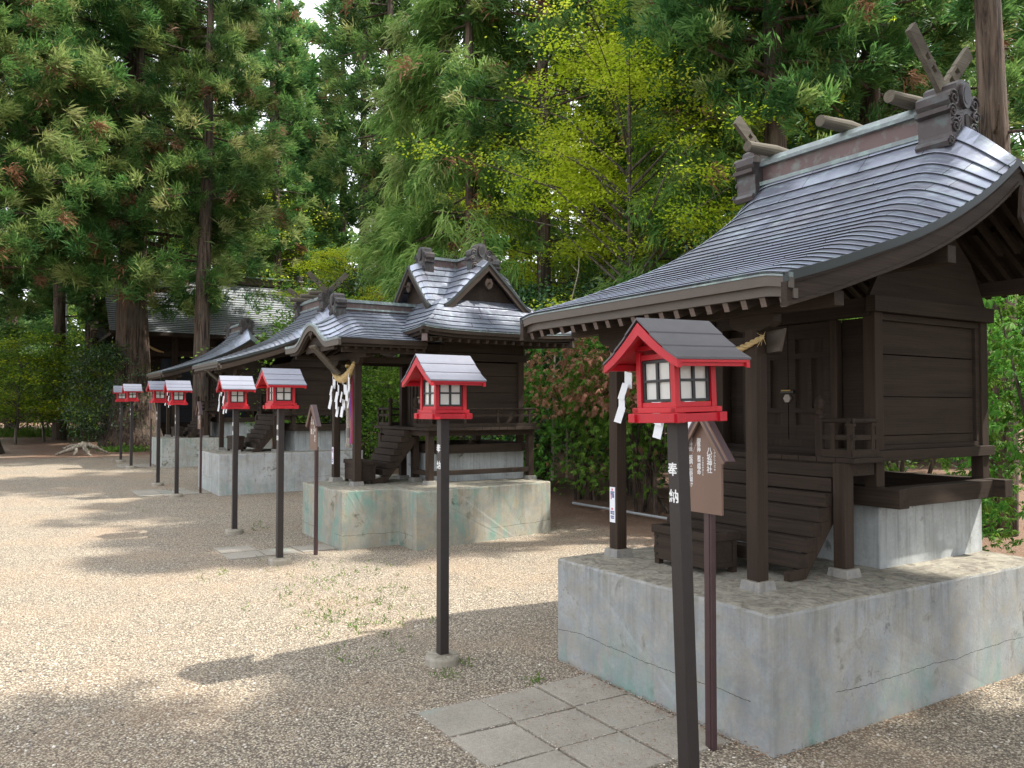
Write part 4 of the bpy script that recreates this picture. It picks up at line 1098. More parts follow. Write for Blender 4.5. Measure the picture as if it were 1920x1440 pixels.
def broadleaf(H, z0, R, r0, nb, seed, mats, leaf=.07, per=26, flat=.35, layers=True, spread=1.0, tl=.5, depth=1.0, wander=2.2, barkm=None, dens=5):
    rng = np.random.default_rng(seed); m = MB()
    m.tube([(0, 0, -.2), (.05, 0, z0 * .5), (.1, .05, z0), (.1, .1, H * .8)], [r0, r0 * .8, r0 * .6, r0 * .2], 8)
    C = []; D = []; M = []
    for k in range(nb):
        h = z0 + (H - z0) * rng.random(); az = rng.uniform(0, 6.283); t = (h - z0) / (H - z0)
        L = R * math.sqrt(max(.08, 1 - (1.6 * t - .6) ** 2)) * rng.uniform(.45, 1.1); ax = np.array([math.cos(az), math.sin(az), 0])
        b0 = np.array([.1, .05, max(z0 * .6, h - L * .5)]); e = np.array([ax[0] * L, ax[1] * L * depth, h + .0])
        mid = (b0 + e) / 2 + np.array([0, 0, .12 * L])
        m.tube([b0, mid, e], [r0 * .28, r0 * .14, .006], 4, cap=False)
        for j in range(dens):
            q = rng.uniform(.4, 1.05); c = b0 + (e - b0) * q + np.array([rng.normal() * .18 * L, rng.normal() * .18 * L, (.10 * L * 4 * q * (1 - q)) + rng.normal() * (.05 if layers else .25) * L])
            C.append(c); D.append(ax * .8 + rng.normal(size=3) * .2 + np.array([0, 0, -.1 if layers else .3])); M.append(0 if rng.random() < .8 else 1)
    C = np.array(C); D = np.array(D); M = np.array(M); parts = []
    for mi in (0, 1):
        s = M == mi
        if s.any(): parts.append((blades(C[s], D[s], per, leaf, leaf * .62, spread, .1, rng, flat=flat, wander=wander), mi))
    cm = mesh_from_quads('crown', parts, mats, nper=per)
    tb = bpy.data.meshes.new('trunk'); tb.from_pydata(m.v, [], m.f); tb.materials.append(barkm or BARKG); tb.polygons.foreach_set('use_smooth', [True] * len(tb.polygons)); tb.update()
    return tb, cm

def fan_shrub(H, R, seed, mats, n=520, ln=.13, wd=.045, rust=.0, stems=9, zmin=.25, topflat=.3, nb=13):
    """hinoki-like shrub: flat fans of scale leaves on an irregular hedge mass, bare stems at the foot"""
    rng = np.random.default_rng(seed); m = MB()
    for k in range(stems):
        az = rng.uniform(0, 6.28); e = np.array([math.cos(az) * R * rng.uniform(.1, .7), math.sin(az) * R * rng.uniform(.1, .7), H * rng.uniform(.5, .9)])
        s0 = np.array([rng.normal() * .15, rng.normal() * .15, -.1]); mid = (s0 + e) * .5 + rng.normal(size=3) * .12
        m.tube([s0, mid, e], [.03, .02, .006], 5, cap=False)
        for j in range(5):
            q = rng.uniform(.15, .9); b = s0 + (e - s0) * q; m.tube([b, b + rng.normal(size=3) * np.array([.25, .25, .12])], [.008, .002], 3, cap=False)
    # lumpy envelope
    lob = [(rng.uniform(-.6, .6) * R, rng.uniform(-.6, .6) * R, H * rng.uniform(.4, .85), rng.uniform(.35, .6) * R) for _ in range(9)]
    C = []; D = []; M = []
    rz = rng.uniform(.6, .85) * H
    for k in range(n):
        if rng.random() < .75:
            x, y, z, r = lob[rng.integers(len(lob))]; v = rng.normal(size=3); v /= np.linalg.norm(v); v[2] = abs(v[2]) * .9 if rng.random() < .6 else v[2]
            c = np.array([x, y, z]) + v * r * rng.uniform(.75, 1.05) * np.array([1, 1, min(1.2, H * .3 / r)])
        else:
            az = rng.uniform(0, 6.28); v = np.array([math.cos(az), math.sin(az), .2]); c = v * R * rng.uniform(.6, .95); c[2] = rng.uniform(zmin, .75) * H
        if c[2] < zmin * H * .6: continue
        C.append(c); D.append(v * .8 + np.array([0, 0, -.15]) + rng.normal(size=3) * .35)
        rust_here = rust > 0 and (abs(c[2] - rz) < .17 * H) and c[0] < R * .1
        M.append(1 if (rng.random() < (.65 if rust_here else .02) and rust > 0) else 0)
    C = np.array(C); D = np.array(D); D /= np.linalg.norm(D, axis=1)[:, None]; M = np.array(M); parts = []
    # fans: blades lying in one plane per tuft
    N = rng.normal(size=C.shape) + np.array([0, 0, 1.2]); N -= D * np.sum(N * D, 1)[:, None]; N /= np.linalg.norm(N, axis=1)[:, None]; S = np.cross(D, N)
    for mi in (0, 1):
        s = np.where(M == mi)[0]
        if len(s) == 0: continue
        out = []
        for j in range(nb):
            ang = rng.uniform(-1.15, 1.15, len(s))[:, None]; off = rng.uniform(0, .8, len(s))[:, None] * ln
            v = D[s] * np.cos(ang) + S[s] * np.sin(ang); c = C[s] + D[s] * off + N[s] * rng.normal(size=(len(s), 1)) * .008; l = ln * rng.uniform(.5, .9, (len(s), 1))
            p = np.cross(v, N[s]); w = wd * .5; tip = c + v * l; tip[:, 2] -= .02; mid = c + v * l * .55
            out.append(np.stack([c, mid + p * w, tip, mid - p * w], 1))
        parts.append((np.concatenate(out).reshape(-1, 3), mi))
    cm = mesh_from_quads('foliage', parts, mats)
    tb = bpy.data.meshes.new('stems'); tb.from_pydata(m.v, [], m.f); tb.materials.append(BARK); tb.update()
    return tb, cm

def plant(name, pair, loc, rz, sc, label, cat, group=None, names=('trunk', 'crown'), szz=1.0):
    e = empty(name, loc, rz, label=label, cat=cat, group=group); e.scale = (sc, sc, sc * szz)
    add_mesh(names[0], pair[0], e); add_mesh(names[1], pair[1], e)
    return e
def at(px, y, dz=0.0):
    """ground point under a picture column at forward distance y"""
    return Vector(((px - 960) / 1512.0 * y, y, gz(y) + dz))
# ------------------------------------------------ ground
def ground_mat():
    t = NT('ground_gravel'); g = t.n('NewGeometry'); P = g.outputs['Position']
    sp = t.n('SeparateXYZ'); t.t.links.new(P, sp.inputs[0]); X, Y = sp.outputs[0], sp.outputs[1]
    b = t.math('ADD', t.math('MULTIPLY', t.math('SUBTRACT', X, OX), DX), t.math('MULTIPLY', t.math('SUBTRACT', Y, OY), DY))
    a = t.math('ADD', t.math('MULTIPLY', t.math('SUBTRACT', X, OX), RX), t.math('MULTIPLY', t.math('SUBTRACT', Y, OY), RY))
    def vor(scale, feat='F1', rnd=1):
        v = t.n('TexVoronoi', _feature=feat, Scale=scale, Randomness=rnd); t.t.links.new(P, v.inputs['Vector']); return v
    def nz_(s, d=4, r=.5):
        n = t.n('TexNoise', Scale=s, Detail=d, Roughness=r); t.t.links.new(P, n.inputs['Vector']); return n.outputs[0]
    v1 = vor(90); v2 = vor(165)
    s1 = t.n('SeparateXYZ'); t.t.links.new(v1.outputs['Color'], s1.inputs[0])
    s2 = t.n('SeparateXYZ'); t.t.links.new(v2.outputs['Color'], s2.inputs[0])
    stops = [(0, (.085, .075, .062)), (.2, (.26, .21, .15)), (.42, (.41, .335, .235)), (.6, (.32, .285, .23)), (.82, (.52, .44, .32)), (1, (.72, .64, .50))]
    c1 = t.ramp(s1.outputs[0], stops); c2 = t.ramp(s2.outputs[1], stops)
    sel = t.math('GREATER_THAN', s1.outputs[2], .55)
    gr = t.mix(sel, c1, c2)
    edge = t.ramp(v1.outputs['Distance'], [(.3, 0), (.7, 1)]); gr = t.mix(t.math('MULTIPLY', edge, .85), gr, (.06, .045, .035))
    lo = nz_(.9, 5, .6); gr = t.mix(t.math('MULTIPLY', t.ramp(lo, [(.45, 0), (.7, 1)]), .30), gr, (.34, .22, .13))
    lo2 = nz_(2.6, 5, .6); gr = t.mix(t.math('MULTIPLY', t.ramp(lo2, [(.5, 0), (.75, 1)]), .22), gr, (.16, .13, .10))
    # reddish needle litter under the trees behind the shrines
    ln = t.n('TexNoise', Scale=38, Detail=6, Roughness=.75, Distortion=1.2); t.t.links.new(P, ln.inputs['Vector'])
    lit = t.ramp(ln.outputs[0], [(.3, (.055, .030, .020)), (.48, (.15, .082, .050)), (.62, (.24, .15, .095)), (.75, (.36, .27, .20))])
    wob = t.math('MULTIPLY', t.math('SUBTRACT', nz_(1.3, 4), .5), 1.8)
    f1 = t.n('MapRange', i0=t.math('ADD', b, wob), i1=2.5, i2=3.7).outputs[0]
    far = t.n('MapRange', i0=t.math('ADD', a, t.math('MULTIPLY', wob, 2)), i1=20.3, i2=22.0).outputs[0]
    far = t.math('MULTIPLY', far, t.n('MapRange', i0=t.math('ADD', b, wob), i1=-3.4, i2=-2.2).outputs[0])
    yf = t.n('MapRange', i0=t.math('ADD', Y, wob), i1=30.0, i2=31.2).outputs[0]
    f = t.math('MAXIMUM', t.math('MAXIMUM', f1, far), yf)
    col = t.mix(f, gr, lit)
    h = t.math('MULTIPLY', t.math('SUBTRACT', 1, v1.outputs['Distance']), t.math('SUBTRACT', 1, f))
    h = t.math('ADD', h, t.math('MULTIPLY', t.math('MULTIPLY', ln.outputs[0], f), 1.5))
    t.bsdf(Base__Color=col, Roughness=.9, Normal=t.bump(h, .8, .012))
    return t.mat
GM = ground_mat()
m = MB(); rr = np.random.default_rng(4)
ys = list(np.linspace(-30, 4.8, 12)) + list(np.linspace(5.5, 34, 24)) + [36, 45, 70, 120, 220]; xs = list(np.linspace(-150, -30, 6)) + list(np.linspace(-26, 26, 40)) + list(np.linspace(30, 150, 6))
idx = {}
for j, y in enumerate(ys):
    for i, x in enumerate(xs):
        m.v.append((x, y, gz(y)))
for j in range(len(ys) - 1):
    for i in range(len(xs) - 1):
        q = j * len(xs) + i; m.f.append((q, q + 1, q + 1 + len(xs), q + len(xs))); m.m.append(0)
tag(m.build('ground', GM), kind='structure')

# loose pebbles on the gravel near the camera
rng = np.random.default_rng(11)
def pebbles(n=5200):
    base = []
    ico = bmesh.new(); bmesh.ops.create_icosphere(ico, subdivisions=1, radius=1); V = np.array([v.co[:] for v in ico.verts]); F = [[v.index for v in f.verts] for f in ico.faces]; ico.free()
    nv = len(V); vs = np.zeros((n * nv, 3), np.float32); fs = []
    mi = []
    for k in range(n):
        y = rng.uniform(1.8, 7.5) if k % 3 else rng.uniform(1.8, 4.6); x = rng.uniform(-.66 * y - .3, .66 * y + .3)
        a = (x - OX) * RX + (y - OY) * RY; b = (x - OX) * DX + (y - OY) * DY
        if (-.03 < a < 1.65 and b > -.03) or (5.1 < a < 7.5 and b > .05): x = -abs(x) - 1.0
        s = rng.uniform(.0035, .0085) * (1.35 if rng.random() < .04 else 1)
        R = Matrix.Rotation(rng.uniform(0, 6.28), 3, 'Z'); sc = np.array([s * rng.uniform(.8, 1.5), s, s * rng.uniform(.35, .7)])
        pv = (V * (1 + rng.normal(size=(nv, 1)) * .12)) * sc; pv = pv @ np.array(R); pv += np.array([x, y, gz(y) + sc[2] * .45]); vs[k * nv:(k + 1) * nv] = pv
    me = bpy.data.meshes.new('pebbles'); Fa = np.array(F); allf = (Fa[None] + (np.arange(n) * nv)[:, None, None]).reshape(-1, 3)
    me.from_pydata(vs.tolist(), [], allf.tolist()); me.polygons.foreach_set('use_smooth', [True] * len(me.polygons))
    t = NT('pebble'); g = t.n('NewGeometry'); c = t.ramp(g.outputs['Random Per Island'], [(0, (.09, .085, .08)), (.25, (.3, .25, .19)), (.5, (.42, .35, .27)), (.75, (.36, .33, .30)), (1, (.70, .65, .56))])
    t.bsdf(Base__Color=c, Roughness=.8); me.materials.append(t.mat); me.update()
    return me
o = add_mesh('loose_gravel', pebbles(), None); tag(o, 'pale and brown loose pebbles scattered over the gravel yard', 'gravel', kind='stuff')

# ------------------------------------------------ paving slabs
def slab_mat():
    t = NT('paving_slab'); c = t.coord('Object'); n = t.noise(c, 60, 4, .7); n2 = t.noise(c, 3, 5, .6); n3 = t.noise(c, 240, 2)
    col = t.mix(t.ramp(n2, [(.3, 0), (.7, 1)]), (.21, .185, .145), (.34, .30, .245)); col = t.mix(t.math('MULTIPLY', t.ramp(n, [(.4, 0), (.65, 1)]), .35), col, (.46, .43, .37)); col = t.mix(t.math('MULTIPLY', t.ramp(n3, [(.48, 0), (.62, 1)]), .55), col, (.1, .09, .08))
    g = t.n('NewGeometry'); r = g.outputs['Random Per Island']; col = t.mix(t.math('MULTIPLY', r, .3), col, (.20, .19, .16))
    gm = t.ramp(t.noise(t.coord('Object', loc=(3, 2, 0)), 1.4, 4), [(.56, 0), (.68, .6)]); col = t.mix(gm, col, (.19, .29, .25))
    t.bsdf(Base__Color=col, Roughness=.92, Normal=t.bump(n, .4, .006)); return t.mat
SLAB = slab_mat()
def path(a_off, b_off, cols, dz):
    m = MB(); rr = random.Random(int(a_off * 10))
    for a0, bs in cols:
        for b0 in bs:
            g = .006; z = .012 + rr.uniform(-.004, .004); t1, t2 = rr.uniform(-.004, .004), rr.uniform(-.004, .004)
            a, b = a_off + a0, b_off + b0; x0, x1, y0, y1 = -(a + .349), -(a) - .003, b + .003, b + .348
            m.hexa([(x0, y0, -.05), (x1, y0, -.05), (x1, y1, -.05), (x0, y1, -.05), (x0, y0, z + t1), (x1, y0, z + t2), (x1, y1, z - t1), (x0, y1, z - t2)])
    o = m.build('path', SLAB, None, bevel=.004); o.location = (OX, OY, dz); o.rotation_euler = (0, 0, RZ); tag(o, kind='structure'); return o
path(0, 0, [(.925, (-.385, -.745, -1.10)), (.565, (-.39, -.75, -1.105)), (.205, (-.39, -.75, -1.11))], 0.0)
path(5.60, .1, [(.10, (-.36, -.72, -1.08)), (.46, (-.36, -.72, -1.08)), (.82, (-.36, -.72, -1.08))], .046)
path(11.45, .05, [(0, (-.36, -.72, -1.08)), (.36, (-.36, -.72, -1.08)), (.72, (-.36, -.72, -1.08))], .122)
path(17.2, .05, [(0, (-.36, -.72)), (.36, (-.36, -.72)), (.72, (-.36, -.72))], .2)

# ------------------------------------------------ the shrines
def L0(a, b, z=0):
    p = W(a, b); p.z = z; return p
shA = nagare('gabled_shrine', 'nearest small dark timber shrine with log-crossed copper roof on grey plinth', None, L0(0, 0), con=CON_A)
shB = cross_gable_shrine('cross_gabled_shrine', 'dark timber shrine with cross-gabled copper roof and wavy porch gable on stained plinth', None, L0(5.596, .106))
def clone_nagare(src, loc, label, con, drop_chigi=False, zs=None):
    c = copy_tree(src); c.location = loc; c['label'] = label
    def walk(o):
        for ch in list(CHILD.get(o.name, [])):
            walk(ch)
            if ch.name.startswith('plinth'):
                ch.data = ch.data.copy(); ch.data.materials[0] = con
            if drop_chigi and (ch.name.startswith('ridge_log') or ch.name.startswith('crossed_finial')):
                CHILD[o.name].remove(ch); bpy.data.objects.remove(ch)
    walk(c); return c
shC = clone_nagare(shA, L0(10.98, .06, .165), 'second log-crossed copper roofed shrine, behind the wavy porch gable of the cross-gabled one', CON_C)
shD = clone_nagare(shA, L0(16.86, .12, .225), 'farthest of the small roadside shrines, plain ridge without logs, beside the giant cedar', CON_D, True)

for ch in list(CHILD.get(next(c for c in CHILD[shA.name] if c.name.startswith('roof')).name, [])):
    if ch.name.startswith('crossed_finial') and sum(v.co.x for v in ch.data.vertices) / len(ch.data.vertices) < -1.2 and sum(v.co.y for v in ch.data.vertices) / len(ch.data.vertices) > RB: bpy.data.objects.remove(ch); break
shimenawa(L0(0, 0), 'straw rope with white paper zigzags across the porch of the nearest shrine', 'shimenawa ropes on the porches', (1.47, .305, 1.85), (.295, .30, 1.87), .11, .019, [(.14, 1.3, -.012), (.36, 1.45, .004), (.60, 1.25, 0)])
shimenawa(L0(5.596, .106), 'straw rope with white paper zigzags across the porch of the cross-gabled shrine', 'shimenawa ropes on the porches', (1.20, .32, 1.99), (.50, .32, 2.02), .15, .035, [(.12, 1.5, -.01), (.34, 1.6, 0), (.6, 1.6, .006), (.85, 1.5, .004)])
shimenawa(L0(10.98, .06, .165), 'straw rope with white paper zigzags on the third shrine, left of the nearer lantern', 'shimenawa ropes on the porches', (1.47, .305, 1.85), (.36, .305, 1.845), .12, .03, [(.2, 1.7, -.01), (.45, 1.7, 0), (.7, 1.7, 0)])
shimenawa(L0(16.86, .12, .225), 'straw rope with white paper zigzags on the farthest small shrine', 'shimenawa ropes on the porches', (1.47, .305, 1.85), (.36, .305, 1.845), .12, .02, [(.2, 1.5, -.01), (.5, 1.5, 0), (.8, 1.5, 0)])
bell_rope(L0(0, 0), 'pale bell rope with tassel and red and green cloths on the nearest porch', 'bell ropes', 1.09, .47, 1.93, 1.03, .014, ((.5, .02, .04), (.02, .25, .12)))
bell_rope(L0(5.596, .106), 'twisted bell rope with purple and crimson cloths on the cross-gabled shrine', 'bell ropes', .93, .42, 2.0, 1.06, .022, ((.35, .14, .10), (.20, .06, .36), (.45, .02, .08)))
bell_rope(L0(10.98, .06, .165), 'grey twisted bell rope hanging over the box of the third shrine', 'bell ropes', .95, .47, 1.93, .95, .018, ())
bell_rope(L0(16.86, .12, .225), 'bell rope with one red cloth at the farthest small shrine', 'bell ropes', .95, .47, 1.93, 1.0, .014, ((.55, .01, .02),))
offering_box(L0(0, 0), 'slatted brown offering box before the stairs of the nearest shrine', 'wooden offering boxes', .72, 1.19, .37, .60, .615, .225)
offering_box(L0(5.596, .106), 'brown offering box on the verdigris stained plinth', 'wooden offering boxes', .60, 1.14, .44, .64, .66, .26)
offering_box(L0(10.98, .06, .165), 'small brown offering box on the pale plinth of the third shrine', 'wooden offering boxes', .74, 1.16, .37, .58, .615, .26)
offering_box(L0(16.86, .12, .225), 'dark offering box on the farthest plinth', 'wooden offering boxes', .72, 1.18, .37, .58, .615, .24)

# notice stuck on a porch post (barcode square left out)
def notice(loc, label, a0, b, z0, w_, h):
    t = empty('paper_notice', loc, RZ, label=label, cat='notice', group='paper notices on porch posts')
    m = MB(); m.box(a0, a0 + w_, b - .003, b - .0012, z0, z0 + h); p = m.build('sheet', PAPER, t)
    rd, bl = simple('print_red', (.7, .12, .2), .6), simple('print_blue', (.15, .17, .32), .6)
    for k, (u0, u1, v, hh, c) in enumerate(((.35, .6, .93, .012, rd), (.15, .88, .86, .009, bl), (.15, .8, .81, .009, bl), (.2, .38, .74, .035, rd), (.45, .85, .745, .02, bl), (.3, .6, .38, .012, rd), (.15, .85, .30, .009, bl), (.15, .5, .25, .009, bl), (.55, .85, .24, .009, bl), (.15, .8, .17, .008, bl), (.2, .8, .12, .008, bl))):
        m = MB(); m.box(a0 + w_ * (1 - u1), a0 + w_ * (1 - u0), b - .0036, b - .0031, z0 + h * v - hh / 2 * h / .2, z0 + h * v + hh / 2 * h / .2); m.build('print_line', c, p)
notice(L0(0, 0), 'white printed notice low on the far porch post of the nearest shrine', 1.452, .317, .82, .05, .215)
notice(L0(5.596, .106), 'white printed notice low on the far porch post of the cross-gabled shrine', 1.165, .33, .86, .055, .2)

# name tablets under the porches
def tablet(loc, label, a, b0, z0, b1, z1, w_):
    t = empty('name_tablet', loc, RZ, label=label, cat='tablet', group='carved name tablets')
    p0, p1 = Vector((-a, b0, z0)), Vector((-a, b1, z1)); m = MB(); d = (p1 - p0).normalized(); n_ = Vector((0, -d.z, d.y)); n_ = n_ if n_.y < 0 else -n_
    m.bar(p0, p1, w_ * .7, .014, up=n_); bd = m.build('board', simple('tablet_board', (.07, .06, .05), .6), t)
    m = MB()
    for sg in (-1, 1):
        o_ = Vector((sg * w_ * .43, 0, 0)); m.bar(p0 + o_, p1 + o_, w_ * .16, .024, up=n_)
        for k in range(7):
            q = p0.lerp(p1, (k + .5) / 7) + Vector((sg * w_ * .53, 0, 0)); m.bar(q - d * .014, q + d * .014, .02, .018, up=n_)
    for p in (p0 - d * .01, p1 + d * .01): m.bar(p - Vector((w_ * .6, 0, 0)), p + Vector((w_ * .6, 0, 0)), .03, .026, up=n_)
    m.build('carved_frame', WL, t)
tablet(L0(5.596, .106), 'carved weathered name tablet tilted under the wavy gable', .86, -.02, 2.20, .24, 1.93, .17)
tablet(L0(0, 0), 'pale framed name tablet under the nearest eave, behind the dark roofed lantern', .93, .12, 2.04, .22, 1.90, .16)
tablet(L0(10.98, .06, .165), 'pale carved name tablet under the eave of the third shrine', .93, -.02, 2.0, .2, 1.80, .17)

# ------------------------------------------------ lanterns and signs
def lan(label, px, y, roofm_, **k):
    p = at(px, y); return lantern(label, p, roofm_, **k)
l1 = lan('nearest red lantern, dark brown roof, on a cracked leaning post', 1290, 3.03, LR_DARK, H=1.84, foot=False)
l1.rotation_euler = (Matrix.Rotation(-.028, 3, 'Y') @ Matrix.Rotation(RZ, 3, 'Z')).to_euler()
lan('red lantern with grey roof and round concrete foot, nearer of two before the cross-gabled shrine', 831, 4.86, LR_GREY, H=1.825)
lan('red lantern with light roof, right one of the pair before the second paved path', 526.5, 7.72, LR_LIGHT, H=1.84, twist=.03)
lan('red lantern with light roof, left one of the pair before the second paved path', 442, 9.38, LR_LIGHT, H=1.81, twist=-.03)
lan('red lantern just right of its overlapping twin, by the third paved path', 333, 12.75, LR_GREY, H=1.82)
lan('red lantern overlapped on its right by a nearer twin, by the third paved path', 298, 14.35, LR_GREY, H=1.84, twist=.04)
lan('red lantern in front of the giant cedar trunk, larger of the last two', 247.5, 17.8, LR_GREY, H=1.84)
lan('farthest and leftmost red lantern, beside the giant cedar', 228, 19.5, LR_LIGHT, H=1.82, twist=-.04)
sign('brown roofed sign with three columns of white lettering beside the nearest red lantern', L0(.212, -.175, 0.0),
     [('八坂神社', .036, 1.345, .033, .86), ('やさかじんじゃ', .067, 1.342, .0135, 1.08), ('御祭神', -.029, 1.384, .024, .87), ('素盞嗚命', -.028, 1.306, .024, .90), ('すさのおのみこと', -.004, 1.300, .0105, 1.0), ('御神徳', -.080, 1.386, .024, .87), ('疫病・災厄除け', -.078, 1.306, .024, .86)])
gen = [('御祭神', .05, 1.33, .036, .95), ('御神徳', -.0, 1.385, .03, .9), ('御神徳', -.055, 1.385, .03, .9), ('神社', .05, 1.2, .036, .95), ('之命', -.0, 1.26, .03, .95), ('開運', -.055, 1.26, .03, .95)]
sign('maroon roofed name sign beside the verdigris stained plinth', G(5.53, -.20), gen)
sign('maroon roofed name sign at the corner of the pale plinth', G(11.5, -.13), gen)
sign('slim maroon sign with white roof edge in front of the farthest plinth', G(17.3, -.06), [])

# pipe, driftwood
PVC = simple('white_pipe', (.42, .44, .45), .5)
m = MB(); pts = [W(7.0, 4.1), W(6.3, 4.15), W(4, 4.3), W(1.0, 4.55), W(-1.5, 4.8)]
m.tube([(p.x, p.y, gz(p.y) + .05) for p in pts], .018, 8)
for q in (.3, .6): pass
o = m.build('water_pipe', PVC, None, smooth=True); tag(o, 'white plastic pipe lying along the foot of the hedge', 'pipe')
m = MB(); rr_ = random.Random(9); c = at(142, 21.6)
def wob_tube(p, q, r0, r1, k=.1, n=5):
    p, q = Vector(p), Vector(q); return [p.lerp(q, i / n) + Vector((rr_.uniform(-k, k), rr_.uniform(-k, k), rr_.uniform(-k, k) * .6)) * (0 < i < n) for i in range(n + 1)], [r0 + (r1 - r0) * i / n for i in range(n + 1)]
for p, q, a_, b_ in (((.25, 0, .3), (-.45, -.1, .02), .09, .03), ((.2, 0, .3), (.55, -.2, .0), .08, .03), ((.25, .1, .3), (-.5, .3, .18), .07, .02), ((.1, 0, .28), (.1, -.25, .0), .06, .03), ((.3, .1, .28), (.75, .3, .05), .07, .02)):
    P_, R_ = wob_tube(p, q, a_, b_, .05); m.tube([c + x for x in P_], R_, 8)
o = m.build('tree_stump', bark('stump_bark', (.12, .10, .08), (.34, .30, .24), 1.4), None, smooth=True); tag(o, 'bleached sprawling tree stump on the gravel left of the giant cedar', 'stump')

# ------------------------------------------------ far hall
def hall():
    h = empty('worship_hall', L0(27.6, 0, .3), RZ, label='large dark timber hall with silver ribbed copper roof behind the cedar trunks', cat='hall')
    z = -.3
    rm = RoofMesh(); B0, B1 = .1, 8.4
    pz = spline([0, .8, 1.6, 2.4], [4.13, 4.75, 5.5, 6.45])
    for sg in (-1, 1):
        S = lambda s, v, sg=sg: Vector(((2.4 - v) * (1 if sg < 0 else -1) - 2.4, s, pz(v) + z + (.0)))
        courses(rm, S, list(np.linspace(0, 2.4, 26)), list(np.linspace(B0, B1, 8))[::(1 if sg < 0 else -1)], 200 + sg * 30, lift=.03)
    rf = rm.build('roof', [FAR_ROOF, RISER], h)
    m = MB(); m.box(2.2, 2.6, B0 + 1.2, B1 - 1.2, 6.35 + z, 6.62 + z); m.build('ridge', RIDGE, rf)
    m = MB(); m.box(2.1, 2.7, B0 + 1.1, B1 - 1.1, 6.622 + z, 6.68 + z); m.build('ridge_cap', ROOFEDGE, rf)
    for b in (B0 + 1.1, B1 - 1.35):
        m = MB(); m.box(2.0, 2.8, b, b + .25, 6.1 + z, 6.85 + z); m.box(1.95, 2.85, b - .03, b + .28, 6.55 + z, 6.64 + z); m.build('ridge_ornament', ORN, rf, bevel=.04)
    m = MB(); m.box(.02, 4.78, B0 + .05, B1 - .05, 4.0 + z, 4.1 + z); m.build('soffit', WA, rf)
    m = MB(); m.box(-.02, .05, B0, B1, 4.03 + z, 4.12 + z); m.build('eave_board', WB, rf)
    m = MB(); m.box(1.3, 1.4, .9, 7.6, .3 + z, 4.0 + z); m.build('front_wall', WB, h)
    for b in (.9, 2.2, 3.5, 5.0, 6.3, 7.5):
        m = MB(); m.box(.75, .93, b, b + .18, .2 + z, 4.0 + z); m.build('post', WZ, h)
    m = MB(); m.box(.78, .9, .9, 7.68, 3.35 + z, 3.55 + z); m.build('beam', WB, h)
    m = MB(); m.box(1.25, 1.3, 1.9, 3.3, 1.0 + z, 3.3 + z); m.box(1.25, 1.3, 3.5, 4.9, 1.0 + z, 3.3 + z); d = m.build('door', simple('blue_black_door', (.012, .015, .028), .4), h)
    for i in range(7):
        m = MB(); m.box(1.22, 1.25, 1.95, 3.25, 1.2 + z + i * .29, 1.23 + z + i * .29); m.build('door_slat', BLACKM, d)
    m = MB(); m.box(.9, 1.3, 1.4, 7.4, .3 + z, .8 + z); m.build('floor_platform', WB, h)
    return h
hall()
shimenawa(L0(28.3, 0, .0), 'short rope with white paper hanging from the porch of the big hall', 'shimenawa ropes on the porches', (0, 1.35, 3.75), (.01, 1.9, 3.5), .05, .03, [(.4, 4, 0), (.8, 3, 0)])

# ------------------------------------------------ trees
T1 = conifer('a', 17, 4.4, 5.9, .56, 165, 1, n_t=14, nbl=84, ln=.38, wd=.030, brown=.05, yellow=.42, flare=1.0, shape=.55, sides=20)
T2 = conifer('b', 16, 6.3, 2.9, .26, 75, 2, n_t=10, nbl=60, ln=.34, wd=.03, brown=.04, yellow=.25, lean=.02, shape=.6, sides=12, stubs=5)
T3 = conifer('c', 18, 4.4, 2.8, .24, 95, 3, n_t=9, nbl=42, ln=.32, wd=.042, brown=.02, yellow=.12, shape=.7, stubs=8)
T4 = conifer('d', 17, 6.0, 2.3, .16, 85, 4, n_t=9, nbl=46, ln=.26, wd=.032, brown=.02, yellow=.12, shape=.6, stubs=14)
T5 = conifer('e', 11, 2.2, 2.5, .15, 80, 5, style='hiba', n_t=14, nbl=60, ln=.22, wd=.03, brown=.03, yellow=.2, shape=.8)
T6 = conifer('f', 20, 3.0, 3.6, .28, 90, 6, n_t=7, nbl=30, ln=.50, wd=.075, brown=.03, yellow=.1, shape=.75, limbs=False, sides=8)
T7 = conifer('g', 12, 4.6, 2.6, .21, 95, 8, n_t=15, nbl=60, ln=.20, wd=.024, brown=.02, yellow=.12, shape=.5, sides=14, stubs=4)
T8 = conifer('h', 12, 5.9, 1.25, .21, 34, 9, n_t=12, nbl=60, ln=.20, wd=.022, brown=.02, yellow=.12, shape=.2, sides=16, stubs=4)
MAP1 = broadleaf(6.6, 2.2, 2.7, .09, 35, 21, [L_MAPLE, L_MAPLE], leaf=.06, per=150, flat=.22, wander=4.2, dens=6)
MAP2 = broadleaf(9.5, 3.0, 3.2, .12, 120, 22, [L_MAPLE, L_MAPLE], leaf=.10, per=50, flat=.35, wander=3.2)
BUSH = broadleaf(3.2, .4, 1.5, .05, 70, 23, [L_GREEN, L_HINOKI], leaf=.085, per=30, flat=.8, layers=False, wander=1.8)
GLOSS = broadleaf(3.4, .5, 1.5, .05, 80, 24, [L_GLOSS, L_GREEN], leaf=.09, per=26, flat=.9, layers=False, wander=1.8)
FAN1 = fan_shrub(2.9, 1.25, 31, [L_HINOKI, L_RUST], n=3200, rust=0, ln=.075, wd=.016, zmin=.06, nb=15)
FAN2 = fan_shrub(2.8, 1.25, 32, [L_HINOKI, L_RUST], n=3600, rust=1, ln=.07, wd=.016, zmin=.12, nb=14)
UND = broadleaf(3.4, .8, 1.8, .05, 46, 26, [L_GREEN, L_MAPLE], leaf=.10, per=40, flat=.28, wander=3)

